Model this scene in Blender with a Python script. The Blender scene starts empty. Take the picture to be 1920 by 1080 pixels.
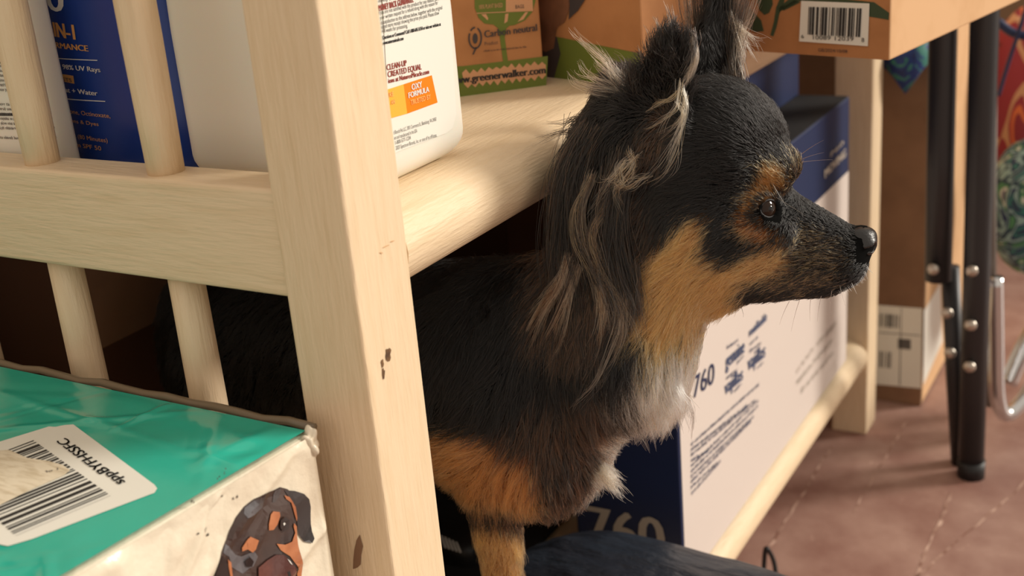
import bpy, bmesh, math, random
import numpy as np
from mathutils import Matrix, Vector
random.seed(7); RNG = np.random.default_rng(7)
scene = bpy.context.scene
COL = scene.collection

# ------------------------------------------------------------------ camera
W_, H_, FPX = 1920., 1080., 2296.
CM = np.array([[0.8669889, -0.10382936, 0.48739071], [0.49152895, 0.33918291, -0.80209366], [-0.08203373, 0.93497295, 0.34510296]])
CC = np.array([0.317156, -0.391752, 0.177337])
R_, U_, B_ = CM[:, 0], CM[:, 1], CM[:, 2]
def ray(x, y): return CM @ np.array([(x-960)/FPX, -(y-540)/FPX, -1.])
def hit(x, y, ax, v):
    d = ray(x, y); return CC + d*(v-CC[ax])/d[ax]
def hitp(x, y, O, n):
    d = ray(x, y); return CC + d*(np.dot(np.array(O)-CC, n)/np.dot(d, n))
def proj(P):
    c = (np.atleast_2d(P)-CC) @ CM
    return np.stack([960+FPX*c[:, 0]/-c[:, 2], 540-FPX*c[:, 1]/-c[:, 2]], 1)
cam = bpy.data.objects.new('camera', bpy.data.cameras.new('camera'))
COL.objects.link(cam); scene.camera = cam
m4 = np.eye(4); m4[:3, :3] = CM; m4[:3, 3] = CC
cam.matrix_world = Matrix(m4.tolist())
cam.data.sensor_width = 36; cam.data.lens = FPX/W_*36; cam.data.clip_start = .02
cam.data.dof.use_dof = True; cam.data.dof.focus_distance = .635; cam.data.dof.aperture_fstop = 9.5

# ------------------------------------------------------------------ light
w = bpy.data.worlds.new('world'); scene.world = w; w.use_nodes = True
bg = w.node_tree.nodes['Background']; bg.inputs[0].default_value = (1., .88, .74, 1); bg.inputs[1].default_value = .71
sl = bpy.data.lights.new('sunlight', 'SUN'); sl.energy = 3.15; sl.angle = math.radians(14); sl.color = (1, .93, .82)
so = bpy.data.objects.new('sunlight', sl); COL.objects.link(so)
so.rotation_euler = Vector((.74, .52, .42)).to_track_quat('Z', 'Y').to_euler(); so.location = (2, 2, 2)
scene.view_settings.view_transform = 'Standard'; scene.view_settings.look = 'None'
scene.view_settings.exposure = 0.; scene.view_settings.gamma = 1

# ------------------------------------------------------------------ helpers
def srgb(r, g, b):
    f = lambda c: (c/255/12.92 if c/255 <= .04045 else ((c/255+.055)/1.055)**2.4)
    return (f(r), f(g), f(b), 1)
def mat(name, col, rough=.6, spec=.5, metal=0, bump=0, bscale=60, stretch=(1, 1, 1), mix=None, mscale=8, mlo=.45, mhi=.65, coat=0, bdist=.001, sss=0):
    m = bpy.data.materials.new(name); m.use_nodes = True; nt = m.node_tree; N = nt.nodes; L = nt.links
    b = N['Principled BSDF']
    b.inputs['Base Color'].default_value = col; b.inputs['Roughness'].default_value = rough
    b.inputs['Specular IOR Level'].default_value = spec; b.inputs['Metallic'].default_value = metal
    b.inputs['Coat Weight'].default_value = coat; b.inputs['Coat Roughness'].default_value = .12
    if sss: b.inputs['Subsurface Weight'].default_value = sss; b.inputs['Subsurface Scale'].default_value = .01
    tc = N.new('ShaderNodeTexCoord'); mp = N.new('ShaderNodeMapping'); mp.inputs['Scale'].default_value = stretch
    L.new(tc.outputs['Object'], mp.inputs[0])
    if bump:
        n = N.new('ShaderNodeTexNoise'); n.inputs['Scale'].default_value = bscale; n.inputs['Detail'].default_value = 6
        L.new(mp.outputs[0], n.inputs['Vector'])
        bp = N.new('ShaderNodeBump'); bp.inputs['Strength'].default_value = bump; bp.inputs['Distance'].default_value = bdist
        L.new(n.outputs[0], bp.inputs['Height']); L.new(bp.outputs[0], b.inputs['Normal'])
    if mix:
        n2 = N.new('ShaderNodeTexNoise'); n2.inputs['Scale'].default_value = mscale; n2.inputs['Detail'].default_value = 5
        L.new(mp.outputs[0], n2.inputs['Vector'])
        cr = N.new('ShaderNodeValToRGB'); cr.color_ramp.elements[0].position = mlo; cr.color_ramp.elements[1].position = mhi
        cr.color_ramp.elements[0].color = col; cr.color_ramp.elements[1].color = mix
        L.new(n2.outputs[0], cr.inputs[0]); L.new(cr.outputs[0], b.inputs['Base Color'])
    return m
def meshobj(name, verts, faces, m, parent=None, smooth=False):
    me = bpy.data.meshes.new(name); me.from_pydata([tuple(map(float, v)) for v in verts], [], faces); me.update()
    if smooth: me.shade_smooth()
    return link(name, me, m, parent)
def link(name, me, m, parent=None):
    o = bpy.data.objects.new(name, me)
    if m:
        me.materials.clear(); me.materials.append(m)
    COL.objects.link(o)
    if parent is not None: setpar(o, parent)
    return o
def wloc(o):
    v = Vector(o.location)
    while o.parent: 
        o = o.parent; v = v if o.type != 'EMPTY' else v
    return v
def setpar(o, p):
    o.parent = p
    # all coordinates are world; the parents carry translation only
    root = p
    o.matrix_parent_inverse = Matrix.Translation(-Vector(p['_loc'])) if '_loc' in p else Matrix.Identity(4)
def thing(name, label, cat, loc, group=None):
    o = bpy.data.objects.new(name, None); COL.objects.link(o); o.location = tuple(map(float, loc)); o.empty_display_size = .02
    o['label'] = label; o['category'] = cat
    if group: o['group'] = group
    o['_loc'] = [float(v) for v in loc]
    return o
def tag(o, label, cat, group=None, kind=None):
    if label: o['label'] = label
    if cat: o['category'] = cat
    if group: o['group'] = group
    if kind: o['kind'] = kind
    return o
def bmobj(name, bm, m, parent=None, smooth=False):
    bmesh.ops.recalc_face_normals(bm, faces=bm.faces)
    me = bpy.data.meshes.new(name); bm.to_mesh(me); bm.free()
    if smooth: me.shade_smooth()
    return link(name, me, m, parent)
def box(name, O, ax, m, parent=None, bev=.001, seg=2, edges=None, smooth=False, sub=0):
    """O corner, ax three edge vectors"""
    O = np.array(O, float); a, b, c = [np.array(v, float) for v in ax]
    bm = bmesh.new()
    vs = [bm.verts.new(tuple(O+i*a+j*b+k*c)) for i in (0, 1) for j in (0, 1) for k in (0, 1)]
    for f in ((0, 1, 3, 2), (4, 6, 7, 5), (0, 4, 5, 1), (2, 3, 7, 6), (0, 2, 6, 4), (1, 5, 7, 3)): bm.faces.new([vs[i] for i in f])
    bmesh.ops.recalc_face_normals(bm, faces=bm.faces)
    if bev:
        ed = [e for e in bm.edges if edges is None or edges((e.verts[0].co+e.verts[1].co)/2, (e.verts[1].co-e.verts[0].co).normalized())]
        bmesh.ops.bevel(bm, geom=ed, offset=bev, segments=seg, profile=.5, affect='EDGES')
    if sub:
        bmesh.ops.subdivide_edges(bm, edges=[e for e in bm.edges if e.calc_length() > bev*3], cuts=sub, use_grid_fill=True)
    return bmobj(name, bm, m, parent, smooth)
def abox(name, lo, hi, m, parent=None, **k):
    lo = np.array(lo, float); d = np.array(hi, float)-lo
    return box(name, lo, [(d[0], 0, 0), (0, d[1], 0), (0, 0, d[2])], m, parent, **k)
def tube(name, pts, rad, m, parent=None, n=16, cap=True, sx=1.):
    """swept round tube; rad scalar or list"""
    P = [np.array(p, float) for p in pts]; K = len(P)
    rad = [rad]*K if np.isscalar(rad) else rad
    V = []; Fc = []; prev = None
    for i, p in enumerate(P):
        t = P[min(i+1, K-1)]-P[max(i-1, 0)]; t /= np.linalg.norm(t)
        if prev is None:
            h = np.array([0, 1., 0]) if abs(t[1]) < .8 else np.array([1., 0, 0])
        else: h = prev
        u = h-t*np.dot(h, t); u /= np.linalg.norm(u); v = np.cross(t, u); prev = u
        for k in range(n):
            a = 2*math.pi*k/n; V.append(p+rad[i]*(u*math.cos(a)*sx+v*math.sin(a)))
    for i in range(K-1):
        for k in range(n): Fc.append((i*n+k, i*n+(k+1) % n, (i+1)*n+(k+1) % n, (i+1)*n+k))
    if cap: Fc.append(tuple(range(n))[::-1]); Fc.append(tuple(range((K-1)*n, K*n)))
    return meshobj(name, V, Fc, m, parent, True)
def smoothpts(pts, n=8):
    P = np.array(pts, float); P = np.vstack([2*P[0]-P[1], P, 2*P[-1]-P[-2]]); out = []
    for i in range(1, len(P)-2):
        for t in np.linspace(0, 1, n, endpoint=(i == len(P)-3)):
            a, b, c, d = P[i-1:i+3]
            out.append(.5*((2*b)+(-a+c)*t+(2*a-5*b+4*c-d)*t*t+(-a+3*b-3*c+d)*t**3))
    return np.array(out)
class Face:
    """a plane in the place: origin, unit right, unit up, outward normal"""
    def __init__(s, O, r, u):
        s.O = np.array(O, float); s.r = np.array(r, float)/np.linalg.norm(r); s.u = np.array(u, float); s.u -= s.r*np.dot(s.u, s.r); s.u /= np.linalg.norm(s.u)
        s.n = np.cross(s.r, s.u)
    def px(s, x, y): return hitp(x, y, s.O, s.n)
    def ab(s, x, y):
        p = s.px(x, y)-s.O; return np.array([p@s.r, p@s.u])
    def at(s, a, b, off=.0003): return s.O+s.r*a+s.u*b+s.n*off
def poly(name, face, pts, m, parent, off=.0003, px=True):
    """flat print made of one polygon or a list of polygons"""
    if np.array(pts[0]).ndim == 1: pts = [pts]
    bm = bmesh.new()
    for pg in pts:
        vs = []
        for q in pg:
            a, b = face.ab(*q) if px else q
            vs.append(bm.verts.new(tuple(face.at(a, b, off))))
        f = bm.faces.new(vs); f.normal_update()
        if f.normal.dot(Vector(face.n)) < 0: f.normal_flip()
    bmesh.ops.triangulate(bm, faces=bm.faces)
    me = bpy.data.meshes.new(name); bm.to_mesh(me); bm.free()
    return link(name, me, m, parent)
def rbox(x0, y0, x1, y1, sk=0): return [(x0, y0), (x1, y0+sk), (x1, y1+sk), (x0, y1)]
_fc = {}
def textmesh(s):
    if s in _fc: return _fc[s]
    cu = bpy.data.curves.new('t', 'FONT'); cu.body = s; cu.resolution_u = 3
    o = bpy.data.objects.new('t', cu)
    me = bpy.data.meshes.new_from_object(o)
    V = np.array([v.co[:2] for v in me.vertices]); Fs = [tuple(p.vertices) for p in me.polygons]
    bpy.data.objects.remove(o); bpy.data.curves.remove(cu); bpy.data.meshes.remove(me)
    _fc[s] = (V, Fs); return _fc[s]
def text(face, lines, m, parent, name='printed_text', off=.0005, bold=0, up=None):
    """lines: list of (string, baseline-left px, baseline-right px, cap-top px); all become one print"""
    VV = []; FF = []
    for s, p0, p1, p2 in lines:
        V, Fs = textmesh(s)
        a0, a1, a2 = face.ab(*p0), face.ab(*p1), face.ab(*p2)
        x0, x1 = V[:, 0].min(), V[:, 0].max()
        e = (a1-a0)/(x1-x0); hperp = np.array([-(a1-a0)[1], (a1-a0)[0]]); hperp /= np.linalg.norm(hperp)
        hh = np.dot(a2-a0, hperp); uu = hperp*hh/.70
        for k in range(3 if bold else 1):
            base = len(VV); sh = (k-1)*bold if bold else 0
            for x, y in V:
                q = a0+e*(x-x0)+uu*y+hperp*0+(a1-a0)/np.linalg.norm(a1-a0)*sh
                VV.append(face.at(q[0], q[1], off+k*.00003))
            FF += [tuple(i+base for i in f) for f in Fs]
    return meshobj(name, VV, FF, m, parent)
def greek(face, lines, m, parent, name='small_print', off=.0005):
    """rows of tiny unreadable print: (left px, right px, height m)"""
    VV = []; FF = []
    for p0, p1, h in lines:
        a0, a1 = face.ab(*p0), face.ab(*p1); L = np.linalg.norm(a1-a0); d = (a1-a0)/L; u = np.array([-d[1], d[0]])
        if u[1] < 0 and abs(d[0]) > .3 : u = -u
        x = 0
        while x < L:
            nl = random.randint(2, 8)
            for k in range(nl):
                wd = h*.5
                if x+wd > L: break
                hh = h*random.choice((.62, .62, 1, .8)); y0 = 0 if random.random() < .85 else -.25*h
                t = h*.17
                segs = [(0, y0, t, hh)]
                if random.random() < .75: segs.append((wd-t, 0, wd, h*.62))
                if random.random() < .7: segs.append((0, h*.62-t, wd, h*.62))
                if random.random() < .5: segs.append((0, 0, wd, t))
                for (xa, ya, xb, yb) in segs:
                    b = len(VV)
                    for (xx, yy) in ((xa, ya), (xb, ya), (xb, yb), (xa, yb)):
                        q = a0+d*(x+xx)+u*yy; VV.append(face.at(q[0], q[1], off))
                    FF.append((b, b+1, b+2, b+3))
                x += wd*1.35
            x += h*.45
    return meshobj(name, VV, FF, m, parent)
def barcode(face, c00, c10, c01, m, parent, n=60, name='barcode', off=.0006, seed=1):
    """c00 start, c10 end along the bars' row, c01 bar length corner"""
    rr = random.Random(seed); a0, a1, a2 = face.ab(*c00), face.ab(*c10), face.ab(*c01)
    VV = []; FF = []; x = 0.
    unit = 1./n
    while x < 1:
        wd = unit*rr.choice((.5, .5, 1, 1.5)); wd = min(wd, 1-x)
        b = len(VV)
        for (s, t) in ((x, 0), (x+wd, 0), (x+wd, 1), (x, 1)):
            q = a0+(a1-a0)*s+(a2-a0)*t; VV.append(face.at(q[0], q[1], off))
        FF.append((b, b+1, b+2, b+3)); x += wd+unit*rr.choice((.5, .5, 1, 1.2))
    return meshobj(name, VV, FF, m, parent)

def cushion(name, c, ax, m, parent=None, p=2.6, amp=.05, seed=0, nu=64, nv=40, wr=0):
    rr = np.random.default_rng(seed); c = np.array(c, float); ax = [np.array(a, float) for a in ax]; V = []; F = []
    K = [(rr.normal(size=3)*2.6, rr.uniform(0, 6.28), rr.uniform(.3, 1)) for _ in range(12)]
    for j in range(nv+1):
        ph = math.pi*(j/nv-.5)
        for i in range(nu):
            th = 2*math.pi*i/nu; d = np.array([math.cos(ph)*math.cos(th), math.cos(ph)*math.sin(th), math.sin(ph)])
            s = (abs(d[0])**p+abs(d[1])**p+abs(d[2])**p)**(-1/p); q = d*s
            q = q*(1+amp*sum(a*math.sin(k@q*1.3+o) for k, o, a in K)/3)
            if wr:
                f_ = 0
                for k, o, a in K[:7]:
                    e = math.sin(k@d*1.1+o*2+.6*math.sin(3*d[0]+o)); f_ += a*(1-abs(e))**4
                q = q*(1+wr*(f_*.5-.4))
            V.append(c+ax[0]*q[0]+ax[1]*q[1]+ax[2]*q[2])
    for j in range(nv):
        for i in range(nu): F.append((j*nu+i, j*nu+(i+1) % nu, (j+1)*nu+(i+1) % nu, (j+1)*nu+i))
    return meshobj(name, V, F, m, parent, True)

# ------------------------------------------------------------------ materials
def wood_mat(name, stretch):
    m = mat(name, srgb(234, 210, 176), rough=.45, bump=.55, bscale=60, stretch=stretch, bdist=.0012, mix=srgb(226, 200, 163), mscale=26, mlo=.45, mhi=.8)
    nt = m.node_tree; N = nt.nodes; L = nt.links; b = N['Principled BSDF']
    src = b.inputs['Base Color'].links[0].from_socket
    tc = [n for n in N if n.type == 'TEX_COORD'][0]
    n = N.new('ShaderNodeTexNoise'); n.inputs['Scale'].default_value = 38; n.inputs['Detail'].default_value = 9; n.inputs['Roughness'].default_value = .75
    L.new(tc.outputs['Object'], n.inputs['Vector'])
    cr = N.new('ShaderNodeValToRGB'); cr.color_ramp.elements[0].position = .70; cr.color_ramp.elements[1].position = .735
    cr.color_ramp.elements[0].color = (0, 0, 0, 1); cr.color_ramp.elements[1].color = (.8, .8, .8, 1)
    L.new(n.outputs[0], cr.inputs[0])
    mx = N.new('ShaderNodeMix'); mx.data_type = 'RGBA'; L.new(cr.outputs[0], mx.inputs[0]); L.new(src, mx.inputs[6]); mx.inputs[7].default_value = srgb(110, 85, 58)
    L.new(mx.outputs[2], b.inputs['Base Color'])
    return m
M_wz = wood_mat('cream paint upright', (9, 9, 1)); M_wx = wood_mat('cream paint across', (1, 9, 9)); M_wy = wood_mat('cream paint along', (9, 1, 9))
M_chip = mat('chipped paint', srgb(120, 88, 55), rough=.8, mix=srgb(85, 60, 40), mscale=300)
M_seam = mat('dark joint', srgb(60, 45, 30), rough=.9)
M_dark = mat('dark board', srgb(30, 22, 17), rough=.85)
M_wplast = mat('white plastic', srgb(238, 234, 222), rough=.32, spec=.5, sss=.15)
M_wlabel = mat('white label', srgb(238, 236, 226), rough=.4)
M_blue = mat('blue plastic', srgb(18, 56, 140), rough=.25)
M_ink = mat('black ink', srgb(40, 38, 38), rough=.6)
M_inkg = mat('grey ink', srgb(95, 92, 90), rough=.6)
M_red = mat('dark red ink', srgb(150, 60, 50), rough=.6)
M_or = mat('orange ink', srgb(250, 135, 20), rough=.4); M_or2 = mat('light orange ink', srgb(252, 185, 70), rough=.4); M_or3 = mat('pale orange ink', srgb(253, 190, 110), rough=.4)
M_whiteink = mat('white ink', srgb(235, 232, 225), rough=.5)
M_gold = mat('gold ink', srgb(225, 165, 95), rough=.45)
M_kraft = mat('kraft cardboard', srgb(190, 132, 84), rough=.8, bump=.1, bscale=200, mix=srgb(176, 120, 74), mscale=30)
M_kraft2 = mat('kraft cardboard pale', srgb(216, 174, 130), rough=.8, bump=.1, bscale=200, mix=srgb(208, 165, 120), mscale=24)
M_kraft3 = mat('kraft cardboard brown', srgb(140, 106, 80), rough=.85, bump=.1, bscale=120, mix=srgb(128, 96, 72), mscale=20)
M_green = mat('green print', srgb(108, 122, 46), rough=.7); M_dgreen = mat('dark green print', srgb(62, 78, 52), rough=.7)
M_pale = mat('pale halo print', srgb(214, 160, 118), rough=.7)
M_skin = mat('printed hand', srgb(140, 95, 68), rough=.7, mix=srgb(112, 75, 52), mscale=40)
M_slate = mat('slate print', srgb(70, 62, 62), rough=.7)
M_navy = mat('navy carton', srgb(16, 34, 76), rough=.5); M_topshade = mat('carton top shade', srgb(20, 19, 21), rough=.8)
M_bwhite = mat('white carton print', srgb(218, 206, 198), rough=.5, bump=.25, bscale=14, bdist=.004)
M_navyink = mat('navy ink', srgb(70, 84, 118), rough=.6)
M_beigeink = mat('beige ink', srgb(190, 178, 165), rough=.6)
M_teal = mat('teal wrap', srgb(36, 178, 156), rough=.2, coat=.6, bump=.5, bscale=22, bdist=.002, mix=srgb(44, 190, 168), mscale=5)
M_wrap = mat('white plastic wrap', srgb(232, 222, 200), rough=.28, coat=.4, bump=.75, bscale=30, bdist=.004, mix=srgb(216, 200, 176), mscale=16)
M_metalb = mat('black coated steel', srgb(46, 44, 46), rough=.42, metal=.3, spec=.6, bump=.1, bscale=900)
M_rivet = mat('steel rivet', srgb(190, 180, 168), rough=.3, metal=.9)
M_metalg = mat('grey steel', srgb(120, 116, 110), rough=.4, metal=.6)
M_chrome = mat('chrome tube', srgb(210, 210, 212), rough=.15, metal=1)
M_fabric = mat('navy fabric', srgb(38, 42, 52), rough=.40, spec=.8, bump=.7, bscale=11, bdist=.02, mix=srgb(46, 54, 66), mscale=12, stretch=(1, 2.5, 1))
M_black = mat('black rubber', srgb(20, 20, 22), rough=.5)

# ------------------------------------------------------------------ floor and walls
FZ = -.503
def floor_material():
    m = mat('red painted floor', srgb(150, 108, 94), rough=.5, bump=.25, bscale=25, bdist=.002)
    nt = m.node_tree; N = nt.nodes; L = nt.links; b = N['Principled BSDF']
    tc = N.new('ShaderNodeTexCoord')
    def noise(sc, det=6, ro=.6):
        n = N.new('ShaderNodeTexNoise'); n.inputs['Scale'].default_value = sc; n.inputs['Detail'].default_value = det; n.inputs['Roughness'].default_value = ro
        L.new(tc.outputs['Object'], n.inputs['Vector']); return n.outputs[0]
    def ramp(src, a, b_, ca, cb):
        r = N.new('ShaderNodeValToRGB'); r.color_ramp.elements[0].position = a; r.color_ramp.elements[1].position = b_
        r.color_ramp.elements[0].color = ca; r.color_ramp.elements[1].color = cb; L.new(src, r.inputs[0]); return r.outputs[0]
    base = ramp(noise(14), .35, .7, srgb(146, 108, 97), srgb(178, 144, 131))
    spots = ramp(noise(60, 4, .8), .64, .74, (0, 0, 0, 1), (.7, .7, .7, 1))
    mx = N.new('ShaderNodeMix'); mx.data_type = 'RGBA'; L.new(spots, mx.inputs[0]); L.new(base, mx.inputs[6]); mx.inputs[7].default_value = srgb(206, 172, 156)
    L.new(mx.outputs[2], b.inputs['Base Color'])
    return m
M_floor = floor_material()
fl = abox('floor', (-1.2, -1.5, FZ-.03), (2.2, 3.2, FZ), M_floor, bev=0); fl['kind'] = 'structure'
M_wall = mat('shop wall', srgb(150, 120, 92), rough=.9, bump=.1, bscale=40)
wb = abox('wall_left', (-1.2, -1.5, FZ), (-1.15, 3.2, 1.3), M_wall, bev=0); wb['kind'] = 'structure'
wk = abox('wall_back', (-1.2, 3.15, FZ), (2.2, 3.2, 1.3), M_wall, bev=0); wk['kind'] = 'structure'
# worn seams in the floor paint
M_scr = mat('worn paint line', srgb(215, 182, 165), rough=.7, mix=srgb(140, 100, 86), mscale=60, mlo=.35, mhi=.6)
ff = Face((0, 0, FZ), (1, 0, 0), (0, 1, 0))
def wornline(p0, p1, w0=.002):
    a, b = ff.ab(*p0), ff.ab(*p1); d = b-a; L_ = np.linalg.norm(d); d /= L_; n = np.array([-d[1], d[0]])
    K = 24; l = []; r = []
    for i in range(K+1):
        q = a+d*L_*i/K+n*random.uniform(-.0012, .0012); ww = w0*random.uniform(.3, 1)
        l.append(ff.at(*(q+n*ww), .0004)); r.append(ff.at(*(q-n*ww), .0004))
    V = l+r; F = [(i, i+1, K+2+i, K+1+i)[::-1] for i in range(K)]
    o = meshobj('trim_%d' % wornline.i, V, F, M_scr); o['kind'] = 'structure'; wornline.i += 1
wornline.i = 1
wornline((1560, 838), (1432, 1045)); wornline((1945, 885), (1700, 1100), .0016); wornline((1785, 925), (1712, 1095), .0024); wornline((1700, 790), (1600, 960), .0012)

# ------------------------------------------------------------------ the wooden shelf unit
YE = .886; XB = -.45
unit = thing('wooden_shelf', 'cream painted wooden shelf unit with spindled end panel and chipped corner post', 'shelf', (XB/2, .45, FZ))
def post(x0, y0, top=.36):
    return abox('post', (x0, y0, FZ), (x0+.040, y0+.0416, top), M_wz, unit, bev=.0016, seg=3, sub=0)
p1 = post(-.040, 0); post(-.040, YE); post(XB, 0); post(XB, YE)
for y0, y1 in ((.002, .0275), (YE+.012, YE+.034)):
    for z0, z1 in ((-.010, .041), (-.46, -.41), (.30, .35)):
        abox('rail', (XB+.03, y0, z0), (-.038, y1, z1), M_wx, unit, bev=.0022, seg=3)
for i in range(5):
    x = -.117-.0868*i
    if x > XB+.05:
        for z0, z1 in ((-.42, -.005), (.036, .31)):
            K = 8; P = [(x, .0152, z0+(z1-z0)*k/K) for k in range(K+1)]
            tube('spindle', P, [.0088, .0092]+[.0095]*(K-3)+[.0092, .0088], M_wz, unit, n=24)
def board(name, z0, z1, y0=.030, y1=YE+.01):
    th = z1-z0; r = th/2; n = 14
    prof = [(XB+.005, z0), (XB+.005, z1)]
    for k in range(n+1):
        a = math.pi/2-math.pi*k/n; prof.append((-r*1.15+math.cos(a)*r*1.15, (z0+z1)/2+math.sin(a)*r))
    V = []; K = len(prof)
    for y in (y0, y1): V += [(x, y, z) for x, z in prof]
    F = [tuple(range(K)), tuple(range(K, 2*K))[::-1]]+[(i, i+K, (i+1) % K+K, (i+1) % K) for i in range(K)]
    o = meshobj(name, V, F, M_wy, unit, True)
    o.data.set_sharp_from_angle(angle=.6)
    return o
board('shelf_board', -.0197, .0235, y0=.0416, y1=YE); board('shelf_board', -.4265, -.385, y0=.0416, y1=YE)
abox('added_back_board', (XB-.006, .03, -.40), (XB+.004, YE+.01, .33), M_dark, unit, bev=0)  # dark board added to close the compartment and keep it black inside
# joint line at the rail's end and chips on the post
frx = Face((0, 0, 0), (0, 1, 0), (0, 0, 1)); fry = Face((0, 0, 0), (1, 0, 0), (0, 0, 1))
def blob(cx, cy, rx, ry, n=11, rot=0, jit=.35):
    out = []
    for k in range(n):
        a = 2*math.pi*k/n; s = 1+random.uniform(-jit, jit); u, v = math.cos(a)*rx*s, math.sin(a)*ry*s
        out.append((cx+u*math.cos(rot)-v*math.sin(rot), cy+u*math.sin(rot)+v*math.cos(rot)))
    return out
poly('paint_chip', frx, [blob(727, 664, 5, 11), blob(718, 700, 2.5, 9), blob(716, 682, 2, 8)], M_chip, unit, off=.0004)
poly('paint_chip', frx, [blob(722, 462, 6, 1.2, rot=-.4), blob(735, 452, 4, 1.0, rot=-.3), blob(714, 474, 3, 1.2, rot=.3)], M_kraft2, unit, off=.0004)
poly('paint_chip', fry, [blob(672, 1040, 8, 30, rot=.12)], M_kraft3, unit, off=.0004)
frail = Face((0, .006, 0), (1, 0, 0), (0, 0, 1))
poly('joint_line', fry, [[(508, 366), (511, 366), (520, 420), (516, 420)], [(517, 430), (520, 430), (528, 480), (525, 482)], [(528, 495), (530, 495), (538, 552), (535, 552)]], M_seam, unit, off=-.0015)

# ------------------------------------------------------------------ bottles on the upper shelf
ST = .0235
def rrect_bottle(name, x0, x1, y0, y1, prof, rc, m, parent, p=4, n=48):
    """stack of rounded rectangles; prof: (z, inset)"""
    cx, cy = (x0+x1)/2, (y0+y1)/2; V = []
    for z, ins in prof:
        hx, hy = max((x1-x0)/2-ins, .001), max((y1-y0)/2-ins, .001); r = min(rc, hx, hy)
        for k in range(n):
            a = 2*math.pi*(k+.5)/n; c, s = math.cos(a), math.sin(a)
            qx = (1 if c > 0 else -1)*(hx-r)+c*r; qy = (1 if s > 0 else -1)*(hy-r)+s*r
            V.append((cx+qx, cy+qy, z))
    F = []
    for i in range(len(prof)-1):
        for k in range(n): F.append((i*n+k, i*n+(k+1) % n, (i+1)*n+(k+1) % n, (i+1)*n+k))
    F.append(tuple(range(n))[::-1]); F.append(tuple(range((len(prof)-1)*n, len(prof)*n)))
    o = meshobj(name, V, F, m, parent, True); o.data.set_sharp_from_angle(angle=.9); return o
wbot = thing('cleaner_bottle', 'white plastic pet stain cleaner bottle with orange label patch, standing behind the near corner post', 'bottle', (-.083, .088, ST))
bx0, bx1, by0, by1 = -.1425, -.0225, .052, .141
R0 = .014
pr = [(ST, R0*1.1)]+[(ST+R0*(1-math.cos(a)), R0*(1-math.sin(a))) for a in np.linspace(.3, math.pi/2, 7)]
pr += [(.05, 0), (.10, 0), (.15, .001), (.18, .006), (.20, .018), (.22, .032), (.235, .035), (.26, .035)]
rrect_bottle('body', bx0, bx1, by0, by1, pr, .012, M_wplast, wbot)
rrect_bottle('cap', -.098, -.058, .077, .117, [(.258, .0), (.285, .0), (.29, .003)], .02, M_red, wbot)
fl_ = Face((bx1, 0, 0), (0, 1, 0), (0, 0, 1))
lab = poly('label', fl_, [(705, -200), (838, -200), (842, 0), (855, 215), (848, 240), (835, 250), (756, 280), (732, 290)], M_wlabel, wbot, off=.0003)
text(fl_, [('Safety Section.', (708, 4), (752, -3), (707, -4))], M_ink, wbot)
text(fl_, [('MONEY BACK GUARANTEE', (709, 21), (774, 4), (708, 9))], M_red, wbot, bold=.00012)
yb = [('If you are not satisfied with the product for any reason, send', 708, 28, 822, 0), ('your written request for a refund along with the reason for', 711, 37, 820, 8),
      ('dissatisfaction to the address below, together with the original', 713, 46, 828, 17), ('dated store receipt showing the price you paid. Please allow', 714, 54, 822, 27), ('4-8 weeks for processing.', 715, 62, 763, 51)]
text(fl_, [(s, (a, b), (c, d), (a-1, b-7.5)) for s, a, b, c, d in yb], M_ink, wbot)
text(fl_, [('Questions or Comments? Call 1-800-645-5154 or visit our website at', (716, 74), (825, 48), (715, 67)), ('www.naturesmiracle.com', (717, 84), (755, 75), (716, 77))], M_ink, wbot, bold=.0001)
text(fl_, [('CLEAN-UP', (724, 132), (761, 123), (722, 121)), ('CREATED EQUAL', (726, 145), (789, 130), (724, 134)), ('ions at NaturesMiracle.com', (727, 156), (803, 138), (726, 147))], M_red, wbot, bold=.00012)
poly('label_patch', fl_, [[(755, 158), (808, 141), (819, 192), (762, 213)]], M_or, wbot, off=.0005)
poly('label_patch', fl_, [[(724, 168), (755, 158), (762, 213), (730, 222)]], M_or2, wbot, off=.0005)
text(fl_, [('OXY', (770, 169), (789, 163), (768, 158)), ('FORMULA', (764, 184), (802, 172), (762, 174))], M_whiteink, wbot, bold=.00018, off=.0008)
text(fl_, [('TRUSTED BY', (768, 197), (805, 185), (766, 188)), ('RE', (728, 182), (736, 180), (727, 173)), ('AN', (731, 196), (738, 194), (730, 188))], M_or3, wbot, bold=.0001, off=.0008)
for i, (s, a, b, c, d) in enumerate([('d Brands Pet LLC, 3001 Commerce St., Blacksburg, VA 24060', 737, 252, 817, 226), ('ion and manufactured in the USA', 738, 262, 781, 248), ('1-800-577-1234', 740, 271, 769, 261), ('2023 Spectrum Brands, Inc. or one of its affiliates.', 741, 281, 818, 256)]):
    text(fl_, [(s, (a, b), (c, d), (a-1, b-7))], M_inkg, wbot)

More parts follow.
